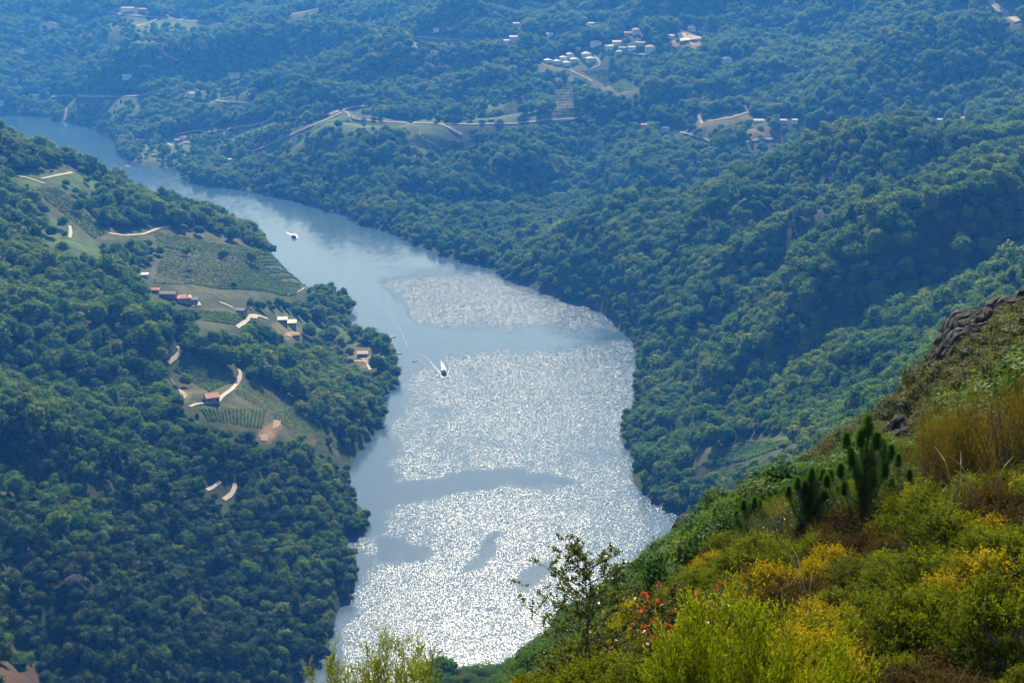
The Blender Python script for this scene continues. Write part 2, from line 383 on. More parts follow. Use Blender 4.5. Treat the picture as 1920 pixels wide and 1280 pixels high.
# open ground among the woods, as photo outlines: (cover, outline)
VINE, DRY, GRASS, SOIL = 1, 2, 3, 4
CLEAR = [
 (VINE, [(322, 692), (345, 662), (400, 686), (450, 704), (444, 722), (405, 748), (360, 738), (330, 714)]),
 (VINE, [(370, 766), (402, 758), (428, 748), (460, 710), (520, 732), (552, 770), (600, 800), (655, 845), (640, 855), (590, 830), (520, 818), (470, 806), (420, 797), (385, 788)]),
 (DRY, [(520, 728), (548, 736), (576, 775), (552, 768)]),
 (DRY, [(316, 708), (332, 715), (360, 740), (366, 760), (348, 752), (322, 728)]),
 (VINE, [(275, 440), (340, 425), (440, 448), (500, 474), (590, 522), (562, 548), (470, 560), (400, 560), (330, 545), (280, 520), (292, 470)]),
 (VINE, [(360, 580), (440, 575), (468, 592), (440, 614), (390, 618), (362, 602)]),
 (GRASS, [(480, 570), (540, 586), (580, 604), (640, 612), (675, 636), (650, 652), (600, 628), (540, 608)]),
 (DRY, [(645, 640), (700, 650), (702, 692), (680, 690), (655, 670)]),
 (DRY, [(505, 604), (560, 608), (585, 632), (530, 636)]),
 (GRASS, [(0, 400), (60, 440), (120, 470), (170, 500), (205, 492), (165, 440), (100, 412), (40, 392)]),
 (VINE, [(55, 352), (115, 348), (160, 392), (205, 436), (180, 452), (118, 405)]),
 (GRASS, [(0, 322), (70, 318), (140, 322), (215, 352), (130, 356), (40, 345)]),
 (VINE, [(130, 425), (280, 432), (275, 446), (140, 450)]),
 (SOIL, [(480, 812), (520, 788), (530, 796), (505, 832), (488, 828)]),
 (SOIL, [(580, 818), (592, 818), (598, 832), (588, 834)]),
 (VINE, [(1290, 845), (1400, 822), (1480, 815), (1500, 832), (1420, 860), (1310, 888)]),
 (GRASS, [(690, 236), (790, 222), (870, 200), (960, 182), (992, 208), (1082, 222), (960, 236), (830, 242)]),
 (VINE, [(935, 218), (948, 186), (985, 178), (975, 215)]),
 (VINE, [(1030, 220), (1038, 150), (1076, 150), (1082, 220)]),
 (VINE, [(1080, 130), (1150, 128), (1205, 172), (1160, 178), (1110, 160)]),
 (GRASS, [(995, 128), (1030, 105), (1090, 92), (1215, 86), (1235, 106), (1150, 118), (1128, 132), (1060, 134)]),
 (VINE, [(770, 250), (860, 244), (880, 272), (820, 286), (755, 272)]),
 (SOIL, [(1258, 60), (1286, 58), (1324, 74), (1318, 86), (1268, 92)]),
 (DRY, [(1270, 222), (1400, 206), (1420, 226), (1330, 240)]),
 (DRY, [(1388, 244), (1450, 234), (1480, 262), (1450, 282), (1395, 280)]),
 (DRY, [(1528, 194), (1540, 192), (1605, 212), (1598, 219)]),
 (DRY, [(1612, 120), (1626, 118), (1655, 158), (1640, 162)]),
 (GRASS, [(110, 52), (200, 28), (420, 44), (330, 72), (250, 92), (150, 72)]),
 (GRASS, [(125, 188), (275, 184), (245, 232), (130, 226)]),
 (GRASS, [(395, 250), (505, 228), (490, 268), (420, 288)]),
 (GRASS, [(470, 292), (560, 246), (650, 206), (720, 236), (620, 278)]),
 (GRASS, [(330, 180), (400, 150), (470, 140), (460, 196), (350, 190)]),
 (GRASS, [(250, 272), (340, 258), (370, 284), (330, 302), (262, 300)]),
 (DRY, [(1010, 120), (1060, 112), (1052, 130), (1015, 132)]),
 (DRY, [(740, 80), (860, 66), (880, 80), (780, 92)]),
 (5, [(0, 1215), (40, 1228), (90, 1275), (60, 1290), (0, 1290)]),
 (GRASS, [(760, 128), (870, 110), (900, 124), (800, 146)]),
 (DRY, [(1850, 0), (1880, 0), (1915, 40), (1900, 44)]),
]
px_, py_, dep_ = project(GX, GY, GZ)
cover = np.zeros(GX.shape, np.int8)
seen = TT <= CUM + 0.012
for c, poly in CLEAR:
    cover[inside(px_, py_, poly) & seen & (GD > 400)] = c
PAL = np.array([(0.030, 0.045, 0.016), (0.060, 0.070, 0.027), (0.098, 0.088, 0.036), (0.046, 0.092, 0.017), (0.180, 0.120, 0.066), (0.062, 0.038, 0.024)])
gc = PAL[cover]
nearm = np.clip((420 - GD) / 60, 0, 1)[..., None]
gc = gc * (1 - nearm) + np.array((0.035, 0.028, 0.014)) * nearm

m_ground, nt, out = mat('hillside soil and undergrowth')
at = N(nt, 'ShaderNodeAttribute', attribute_name='cover')
ge = N(nt, 'ShaderNodeNewGeometry')
nz1 = N(nt, 'ShaderNodeTexNoise', Scale=0.09, Detail=6.0); nz2 = N(nt, 'ShaderNodeTexNoise', Scale=2.5, Detail=5.0)
for q in (nz1, nz2): nt.links.new(ge.outputs['Position'], q.inputs['Vector'])
r1 = ramp(nt, [(0.3, (0.55, 0.6, 0.5)), (0.7, (1.5, 1.35, 1.2))], nz1.outputs['Fac'])
r2 = ramp(nt, [(0.3, (0.6, 0.6, 0.6)), (0.7, (1.35, 1.3, 1.25))], nz2.outputs['Fac'])
c_ = mixc(nt, at.outputs['Color'], r1.outputs[0], 1.0, 'MULTIPLY'); c_ = mixc(nt, c_, r2.outputs[0], 1.0, 'MULTIPLY')
pb = N(nt, 'ShaderNodeBsdfPrincipled', Roughness=0.95); pb.inputs['Specular IOR Level'].default_value = 0.1
nt.links.new(c_, pb.inputs['Base Color'])
bp = N(nt, 'ShaderNodeBump', Strength=0.6); bp.inputs['Distance'].default_value = 0.3
nt.links.new(nz2.outputs['Fac'], bp.inputs['Height']); nt.links.new(bp.outputs[0], pb.inputs['Normal'])
nt.links.new(pb.outputs[0], out.inputs['Surface'])

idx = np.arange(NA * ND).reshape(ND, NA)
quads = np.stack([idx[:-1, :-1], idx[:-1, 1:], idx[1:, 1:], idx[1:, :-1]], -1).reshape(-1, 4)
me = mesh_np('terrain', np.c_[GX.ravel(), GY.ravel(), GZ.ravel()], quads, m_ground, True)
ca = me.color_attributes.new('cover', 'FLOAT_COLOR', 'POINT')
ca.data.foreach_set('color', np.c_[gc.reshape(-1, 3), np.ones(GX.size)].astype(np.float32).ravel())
print('terrain z', GZ.min(), GZ.max())
terrain = tag(link('terrain', me), 'steep wooded valley sides with open terraces', kind='structure')

# ------------------------------------------------------------------ river
WA = np.linspace(-0.62, 0.45, 330); WD = np.exp(np.linspace(math.log(330), math.log(5200), 420))
wa, wd = np.meshgrid(WA, WD); WX = np.sin(wa) * wd; WY = np.cos(wa) * wd
wpx, wpy, _ = project(WX, WY, np.zeros_like(WX))
jx = wpx + 40 * fbm(WX / 45.0, WY / 60.0, 21, 5); jy = wpy + 22 * fbm(WX / 60.0, WY / 60.0, 31, 5)
RUFFLED = [
 [(700, 522), (760, 512), (850, 508), (930, 512), (1000, 538), (1060, 560), (1120, 578), (1160, 600), (1165, 618), (1000, 614), (860, 605), (770, 601), (738, 562)],
 [(800, 668), (850, 652), (1000, 655), (1120, 648), (1170, 632), (1230, 650), (1230, 740), (1190, 790), (1190, 840), (1230, 850), (1215, 900), (1300, 960), (1255, 1000), (1180, 1060), (1300, 1400), (540, 1400), (600, 1262), (650, 1150), (640, 1125),
  (700, 1075), (694, 1040), (630, 1024), (640, 1010), (712, 1004), (705, 960), (735, 930), (770, 912), (730, 882), (722, 860), (738, 810), (745, 740), (764, 690)],
]
CALM = [
 [(700, 912), (760, 896), (860, 884), (960, 882), (1060, 896), (1100, 912), (1040, 908), (960, 906), (880, 910), (800, 926), (730, 934)],
 [(695, 1004), (745, 1004), (798, 1022), (790, 1042), (742, 1068), (700, 1050)],
 [(856, 1078), (885, 1050), (950, 1006), (960, 1008), (930, 1035), (880, 1072)],
 [(962, 1102), (975, 1078), (1045, 1064), (1050, 1074), (1010, 1096), (975, 1110)],
 [(590, 1270), (640, 1170), (640, 1148), (655, 1150), (628, 1200), (612, 1280)],
]
def sdp(poly): 
    d = seg_dist(jx, jy, poly, True); return np.where(inside(jx, jy, poly), d, -d)
ruf = np.full(WX.shape, -1e3)
for p_ in RUFFLED: ruf = np.maximum(ruf, sdp(p_))
ruf = ruf / 44.0 + 0.5
for p_ in CALM: ruf = np.minimum(ruf, -sdp(p_) / 15.0 + 0.28)
ruf = np.clip(ruf, 0, 1)
ruf = ruf * ruf * (3 - 2 * ruf)
ruf *= 0.86 + 0.4 * fbm(WX / 35.0, WY / 90.0, 41, 3)
# smooth lanes left by the boats
wake1 = seg_dist(wpx, wpy, [(833, 690), (800, 655), (760, 605), (700, 548), (640, 500), (600, 478)])
ruf *= np.clip((wake1 - 4 - np.clip((700 - wpy) * 0.05, 0, 9)) / 10.0, 0.05, 1) 
ruf = np.clip(ruf * (1 + 0.75 * np.clip((wd - 1150) / 350, 0, 1)), 0, 1.75)

m_water, nt, out = mat('river water')
ge = N(nt, 'ShaderNodeNewGeometry')
at = N(nt, 'ShaderNodeAttribute', attribute_name='ruffle')
def facets(scale, sy, detail):
    mp = N(nt, 'ShaderNodeMapping'); mp.inputs['Scale'].default_value = (scale, scale * sy, scale)
    nt.links.new(ge.outputs['Position'], mp.inputs['Vector'])
    nz = N(nt, 'ShaderNodeTexNoise', Scale=1.0, Detail=detail, Roughness=0.6); nt.links.new(mp.outputs[0], nz.inputs['Vector'])
    sb = N(nt, 'ShaderNodeVectorMath', operation='SUBTRACT'); nt.links.new(nz.outputs['Color'], sb.inputs[0]); sb.inputs[1].default_value = (0.5, 0.5, 0.5)
    return sb.outputs[0]
f1 = facets(1.75, 0.5, 1.0); f2 = facets(0.10, 0.45, 2.0)
amp = N(nt, 'ShaderNodeMath', operation='MULTIPLY_ADD'); amp.inputs[1].default_value = 0.74; amp.inputs[2].default_value = 0.04
mpw = N(nt, 'ShaderNodeMapping'); mpw.inputs['Scale'].default_value = (0.10, 0.035, 0.1); nt.links.new(ge.outputs['Position'], mpw.inputs['Vector'])
gust = N(nt, 'ShaderNodeTexNoise', Scale=1.0, Detail=6.0, Roughness=0.65); nt.links.new(mpw.outputs[0], gust.inputs['Vector'])
gs = N(nt, 'ShaderNodeMath', operation='MULTIPLY_ADD'); gs.inputs[1].default_value = 1.5; gs.inputs[2].default_value = -0.75; nt.links.new(gust.outputs['Fac'], gs.inputs[0])
ga_ = N(nt, 'ShaderNodeMath', operation='ADD'); nt.links.new(gs.outputs[0], ga_.inputs[0]); nt.links.new(at.outputs['Fac'], ga_.inputs[1])
gm = N(nt, 'ShaderNodeMapRange', clamp=False); gm.inputs['From Min'].default_value = 0.05; gm.inputs['From Max'].default_value = 0.95; nt.links.new(ga_.outputs[0], gm.inputs['Value']); gp = N(nt, 'ShaderNodeMath', operation='MAXIMUM'); gp.inputs[1].default_value = 0.0; nt.links.new(gm.outputs[0], gp.inputs[0])
ge2 = N(nt, 'ShaderNodeMath', operation='MINIMUM'); nt.links.new(gp.outputs[0], ge2.inputs[0])
at4 = N(nt, 'ShaderNodeMath', operation='MULTIPLY'); at4.inputs[1].default_value = 2.4; nt.links.new(at.outputs['Fac'], at4.inputs[0]); nt.links.new(at4.outputs[0], ge2.inputs[1])
nt.links.new(ge2.outputs[0], amp.inputs[0])
s1 = N(nt, 'ShaderNodeVectorMath', operation='SCALE'); nt.links.new(f1, s1.inputs[0]); nt.links.new(amp.outputs[0], s1.inputs['Scale'])
s2 = N(nt, 'ShaderNodeVectorMath', operation='SCALE'); nt.links.new(f2, s2.inputs[0]); s2.inputs['Scale'].default_value = 0.05
ad = N(nt, 'ShaderNodeVectorMath', operation='ADD'); nt.links.new(s1.outputs[0], ad.inputs[0]); nt.links.new(s2.outputs[0], ad.inputs[1])
fl = N(nt, 'ShaderNodeVectorMath', operation='MULTIPLY'); nt.links.new(ad.outputs[0], fl.inputs[0]); fl.inputs[1].default_value = (1, 1, 0)
up = N(nt, 'ShaderNodeVectorMath', operation='ADD'); nt.links.new(fl.outputs[0], up.inputs[0]); up.inputs[1].default_value = (0, 0, 1)
no = N(nt, 'ShaderNodeVectorMath', operation='NORMALIZE'); nt.links.new(up.outputs[0], no.inputs[0])
pb = N(nt, 'ShaderNodeBsdfPrincipled', Roughness=0.135, IOR=1.33)
pb.inputs['Base Color'].default_value = (0.022, 0.062, 0.10, 1)
nt.links.new(no.outputs[0], pb.inputs['Normal'])
nt.links.new(pb.outputs[0], out.inputs['Surface'])
nw = WX.shape
iw = np.arange(WX.size).reshape(nw)
wq = np.stack([iw[:-1, :-1], iw[:-1, 1:], iw[1:, 1:], iw[1:, :-1]], -1).reshape(-1, 4)
me = mesh_np('river', np.c_[WX.ravel(), WY.ravel(), np.zeros(WX.size)], wq, m_water, True)
fa = me.attributes.new('ruffle', 'FLOAT', 'POINT'); fa.data.foreach_set('value', ruf.astype(np.float32).ravel())
river = tag(link('river', me), 'wide blue river glittering in the sun', kind='structure')

# ------------------------------------------------------------------ haze
m_haze, nt, out = mat('haze')
pv = N(nt, 'ShaderNodeVolumePrincipled', Density=0.000148, Anisotropy=0.0)
pv.inputs['Color'].default_value = (0.06, 0.31, 1.0, 1)
pv.inputs['Absorption Color'].default_value = (1, 1, 1, 1)
nt.links.new(pv.outputs[0], out.inputs['Volume'])
hz = MB().box(-5200, -40, -18, 5200, 7200, 760).build('haze', m_haze)
tag(hz, 'blue summer haze filling the valley', kind='stuff')

# ------------------------------------------------------------------ trees
def unit(n_, r):
    v = r.normal(size=(n_, 3)); return v / np.linalg.norm(v, axis=1, keepdims=True)

def leaf_quads(pos, nrm, size, r, aspect=1.3, fold=0.25):
    """one small four-cornered leaf spray at each position, facing roughly along nrm"""
    k = len(pos)
    nrm = nrm / (np.linalg.norm(nrm, axis=1, keepdims=True) + 1e-9)
    u = np.cross(nrm, unit(k, r)); u /= (np.linalg.norm(u, axis=1, keepdims=True) + 1e-9)
    w = np.cross(nrm, u)
    s = (size * r.uniform(0.6, 1.35, k))[:, None]
    f = nrm * s * fold * r.uniform(-1, 1, (k, 1))
    v = np.stack([pos - u * s * aspect, pos - w * s * 0.8 + f, pos + u * s * aspect, pos + w * s * 0.8 + f], 1).reshape(-1, 3)
    return v, np.arange(4 * k).reshape(-1, 4)

ICO_V, ICO_F = None, None
def ico(sub):
    import bmesh
    bm = bmesh.new(); bmesh.ops.create_icosphere(bm, subdivisions=sub, radius=1.0)
    v = np.array([x.co[:] for x in bm.verts]); bm.verts.index_update()
    f = np.array([[q.index for q in x.verts] for x in bm.faces]); bm.free()
    return v, f
IV1, IF1 = ico(1); IV2, IF2 = ico(2)

def crown_mesh(name, seed, m, height, width, lobes, leaves, leaf, base=0.22, conic=0.0, core=True, squash=0.8):
    """crown of many leaf clumps; origin at the foot of the trunk"""
    r = np.random.default_rng(seed)
    V = []; F = []; nv = 0
    cz = height * (base + (1 - base) * 0.5); hz_ = height * (1 - base) * 0.5
    cs = []; rs = []
    for i in range(lobes):
        for _ in range(30):
            p = unit(1, r)[0] * r.uniform(0.25, 1.0) ** 0.5 * 0.72
            if p[2] < -0.45 and r.random() < 0.6: continue
            break
        zz = cz + p[2] * hz_; k = 1.0 - conic * np.clip((zz - height * base) / (height * (1 - base)), 0, 1)
        c = np.array([p[0] * width * 0.5 * k, p[1] * width * 0.5 * k, zz])
        cs.append(c); rs.append(width * r.uniform(0.17, 0.31) * (0.55 + 0.45 * k))
    cs = np.array(cs); rs = np.array(rs)
    per = np.maximum(3, (leaves * rs ** 2 / (rs ** 2).sum()).astype(int))
    for c, q, kk in zip(cs, rs, per):
        d = unit(kk, r); d[:, 2] = np.where(d[:, 2] < -0.5, -d[:, 2], d[:, 2])
        rad = q * (1 + 0.22 * r.normal(size=(kk, 1)))
        pos = c + d * rad * np.array([1, 1, squash])
        # skip leaves buried in a neighbour clump
        inn = np.zeros(kk, bool)
        for c2, q2 in zip(cs, rs):
            if c2 is c: continue
            inn |= (np.linalg.norm((pos - c2) / np.array([1, 1, squash]), axis=1) < q2 * 0.72)
        pos = pos[~inn]; d = d[~inn]
        if len(pos):
            v, f = leaf_quads(pos, d + 0.28 * r.normal(size=d.shape), leaf, r)
            V.append(v); F.append(f + nv); nv += len(v)
        if core:
            v = c + IV1 * q * np.array([1, 1, squash]) * (0.90 + 0.10 * r.normal(size=(len(IV1), 1)))
            V.append(v); F.append(np.c_[IF1, IF1[:, 2]] + nv); nv += len(v)
    V = np.concatenate(V); F = np.concatenate(F)
    tri = F[:, 2] == F[:, 3]
    me = bpy.data.meshes.new(name)
    faces = [tuple(x[:3]) if t else tuple(x) for x, t in zip(F.tolist(), tri)]
    me.from_pydata(V.tolist(), [], faces); me.update(); me.materials.append(m)
    return me

def trunk_mesh(name, seed, m, height, rad, limbs=4):
    r = random.Random(seed); b = MB()
    top = (r.uniform(-.4, .4), r.uniform(-.4, .4), height * 0.72)
    b.tube([(0, 0, -1.5), (0.05, 0, height * 0.2), (top[0] * .5, top[1] * .5, height * 0.45), top], [rad * 1.3, rad, rad * 0.7, rad * 0.25], 7)
    for i in range(limbs):
        a = i * 2.4 + r.random(); z0 = height * r.uniform(0.25, 0.45); L = height * r.uniform(0.25, 0.38)
        b.tube([(0.05, 0, z0), (math.cos(a) * L * .5, math.sin(a) * L * .5, z0 + L * .45), (math.cos(a) * L, math.sin(a) * L, z0 + L * .8)], [rad * .55, rad * .4, rad * .12], 5)
    return b.mesh(name, m)

m_bark = plain('bark', (0.06, 0.045, 0.03), (0.14, 0.11, 0.08), 4.0, 0.9)
m_oak = leaf_mat('broadleaf crown', [(0.0, (0.034, 0.098, 0.010)), (0.35, (0.076, 0.172, 0.014)), (0.7, (0.130, 0.205, 0.018)), (1.0, (0.190, 0.220, 0.026))], 0.50, 0.6, 0.25, 0.04, None, 0.009)
m_holm = leaf_mat('dark evergreen oak crown', [(0.1, (0.018, 0.048, 0.009)), (0.5, (0.036, 0.080, 0.013)), (0.8, (0.070, 0.105, 0.020)), (1.0, (0.105, 0.110, 0.030))], 0.40, 0.6, 0.3, 0.08, None, 0.012)
m_pinefar = leaf_mat('dark conifer crown', [(0.1, (0.012, 0.030, 0.012)), (0.6, (0.026, 0.052, 0.018)), (1.0, (0.045, 0.070, 0.022))], 0.25, 0.6, 0.3, 0.04)

PROTO = {}
def proto(kind, i, crown, trunk, h, w):
    PROTO.setdefault(kind, []).append((crown, trunk, h, w))
for i in range(6):
    hh, ww = ((11.5, 10.5), (12.5, 11.0), (10.0, 9.5), (13.0, 9.5), (9.5, 10.5), (12.0, 12.0))[i]
    proto('oak', i, crown_mesh('crown', 100 + i, m_oak, hh, ww, 11 + 2 * i, 1000, 0.46, base=0.12), trunk_mesh('trunk', i, m_bark, hh, 0.28), hh, ww)
for i in range(4):
    hh, ww = ((6.5, 7.0), (5.5, 6.5), (7.2, 6.5), (6.0, 8.0))[i]
    proto('holm', i, crown_mesh('crown', 200 + i, m_holm, hh, ww, 9 + 2 * i, 900, 0.30, base=0.06), trunk_mesh('trunk', 20 + i, m_bark, hh, 0.2), hh, ww)
for i in range(3):
    hh, ww = ((16, 6.5), (18, 7.5), (14, 6.0))[i]
    proto('conifer', i, crown_mesh('crown', 300 + i, m_pinefar, hh, ww, 20, 900, 0.42, base=0.15, conic=0.6), trunk_mesh('trunk', 40 + i, m_bark, hh, 0.25), hh, ww)

# tracks and yards, as photo positions on the ground: (name, label, metres wide, points)
TRACKS = [
 ('dirt_track', 'short pale dirt track curving above the middle vineyard', 5, [(316, 682), (326, 674), (336, 664), (340, 656), (332, 651)]),
 ('dirt_track', 'pale winding track beside the lone stone house among the vines', 4.2, [(356, 763), (372, 757), (392, 757), (408, 754), (418, 742), (436, 730), (446, 716), (452, 704), (449, 694)]),
 ('dirt_track', 'pale track at the river end of the large vineyard', 5.5, [(538, 553), (552, 549), (566, 542), (580, 532), (590, 522)]),
 ('dirt_track', 'pale forked track left of the twin flat roofed sheds', 4.5, [(445, 614), (462, 603), (470, 592), (484, 592), (502, 598)]),
 ('dirt_track', 'short pale track right of the orange roofed farmhouses', 4.5, [(412, 567), (424, 571), (438, 578)]),
 ('dirt_track', 'sandy path running down the wooded promontory', 4.5, [(664, 678), (682, 677), (696, 671), (688, 680), (694, 694)]),
 ('dirt_track', 'pale track dropping past small terraces on upper left slope', 4.5, [(131, 424), (133, 434), (131, 446)]),
 ('dirt_track', 'light straight track across the upper left slope', 4, [(205, 438), (235, 442), (268, 440), (300, 428), (318, 426)]),
 ('dirt_track', 'thin light track near the left edge of the hill', 4, [(30, 330), (55, 335), (84, 345)]),
 ('dirt_track', 'pale path along the top of the left hill clearing', 4, [(78, 336), (105, 330), (136, 324)]),
 ('dirt_track', 'short sandy track in the dark wood on lower left slope', 4, [(420, 938), (434, 928), (441, 914), (440, 906)]),
 ('dirt_track', 'pale strip of track ending in brush on lower left slope', 3, [(388, 920), (400, 914), (413, 904)]),
 ('road', 'light road along the far bank terraces below the village', 7, [(616, 217), (640, 207), (676, 200), (690, 200)]),
 ('road', 'long pale road crossing the far terraces', 6, [(648, 210), (664, 224), (712, 229), (770, 231), (860, 234), (960, 233), (1030, 226), (1085, 223)]),
 ('dirt_track', 'pale zigzag track below the long far road', 6, [(820, 233), (838, 238), (850, 245), (866, 254)]),
 ('dirt_track', 'pale track through the far vineyard under the road', 5, [(786, 250), (790, 260), (806, 268), (830, 282)]),
 ('road', 'white curving road above the riverside hamlet', 7, [(390, 249), (430, 243), (470, 238), (492, 234), (504, 228), (508, 222)]),
 ('dirt_track', 'short white ramp beside the riverside hamlet', 7, [(308, 262), (313, 268), (323, 274)]),
 ('road', 'long thin road high on the far left slope', 8, [(200, 22), (228, 28), (290, 34), (350, 39), (418, 46)]),
 ('dirt_track', 'thin forked track below the high far left road', 6, [(255, 50), (280, 43), (296, 36)]),
 ('road', 'thin straight road above the far left shore', 7, [(96, 182), (140, 182), (185, 184), (230, 182), (276, 179)]),
 ('dirt_track', 'pale lane dropping to the far left shore', 6, [(121, 226), (124, 214), (125, 204)]),
 ('road', 'thin road running right from the white yard on the far slope', 6, [(338, 183), (362, 181), (380, 187), (430, 192), (475, 194)]),
 ('road', 'light straight lane below the village fields', 6, [(1068, 132), (1088, 142), (1110, 153)]),
 ('road', 'pale road at the right end of the village', 6, [(1156, 99), (1190, 102), (1232, 106)]),
 ('dirt_track', 'sandy lane looping under the white roofed village houses', 6, [(1112, 104), (1122, 114), (1126, 124), (1112, 128)]),
 ('road', 'thin light road on the far wooded slope above the terraces', 6, [(782, 70), (820, 74), (862, 77)]),
 ('dirt_track', 'light diagonal track climbing from the far shore', 6, [(478, 284), (520, 266), (560, 247), (600, 230), (640, 212)]),
 ('dirt_track', 'short pale lane beside the tan field on the far right', 6, [(1308, 218), (1314, 225), (1316, 233)]),
 ('dirt_track', 'pale gravel gully at the top right corner', 12, [(1850, -4), (1862, 10), (1874, 22), (1896, 34), (1908, 42)]),
 ('dirt_track', 'faint short lane near the top left corner', 6, [(78, 40), (100, 44), (116, 50)]),
 ('dirt_track', 'faint lane at the left edge of the far slope', 6, [(18, 82), (30, 88), (46, 94)]),
 ('dirt_track', 'faint curved lane in the far left woods', 6, [(100, 104), (110, 106), (118, 112)]),
 ('dirt_track', 'small pale lane right of the faint curved one', 6, [(130, 90), (138, 92), (144, 97)]),
 ('dirt_track', 'pale lane above the white winged house', 6, [(302, 100), (316, 108), (334, 116)]),
 ('dirt_track', 'faint lane high above the far left terraces', 6, [(548, 28), (570, 24), (596, 18)]),
 ('dirt_track', 'short pale lane beside the far left fields', 6, [(260, 128), (272, 126), (286, 128)]),
 ('dirt_track', 'pale lane running along the far hamlet hedge', 6, [(330, 254), (350, 250), (372, 246), (390, 249)]),
 ('dirt_track', 'faint lane through the dry far right field', 6, [(1330, 228), (1370, 222), (1400, 212)]),
 ('dirt_track', 'faint lane below the dry far right field', 6, [(1400, 268), (1425, 262), (1450, 262)]),
 ('dirt_track', 'faint lane below the faint blue house', 5, [(1262, 246), (1290, 252), (1332, 266)]),
]
HOUSES_PX = []       # filled further down, needed here to keep trees off roofs

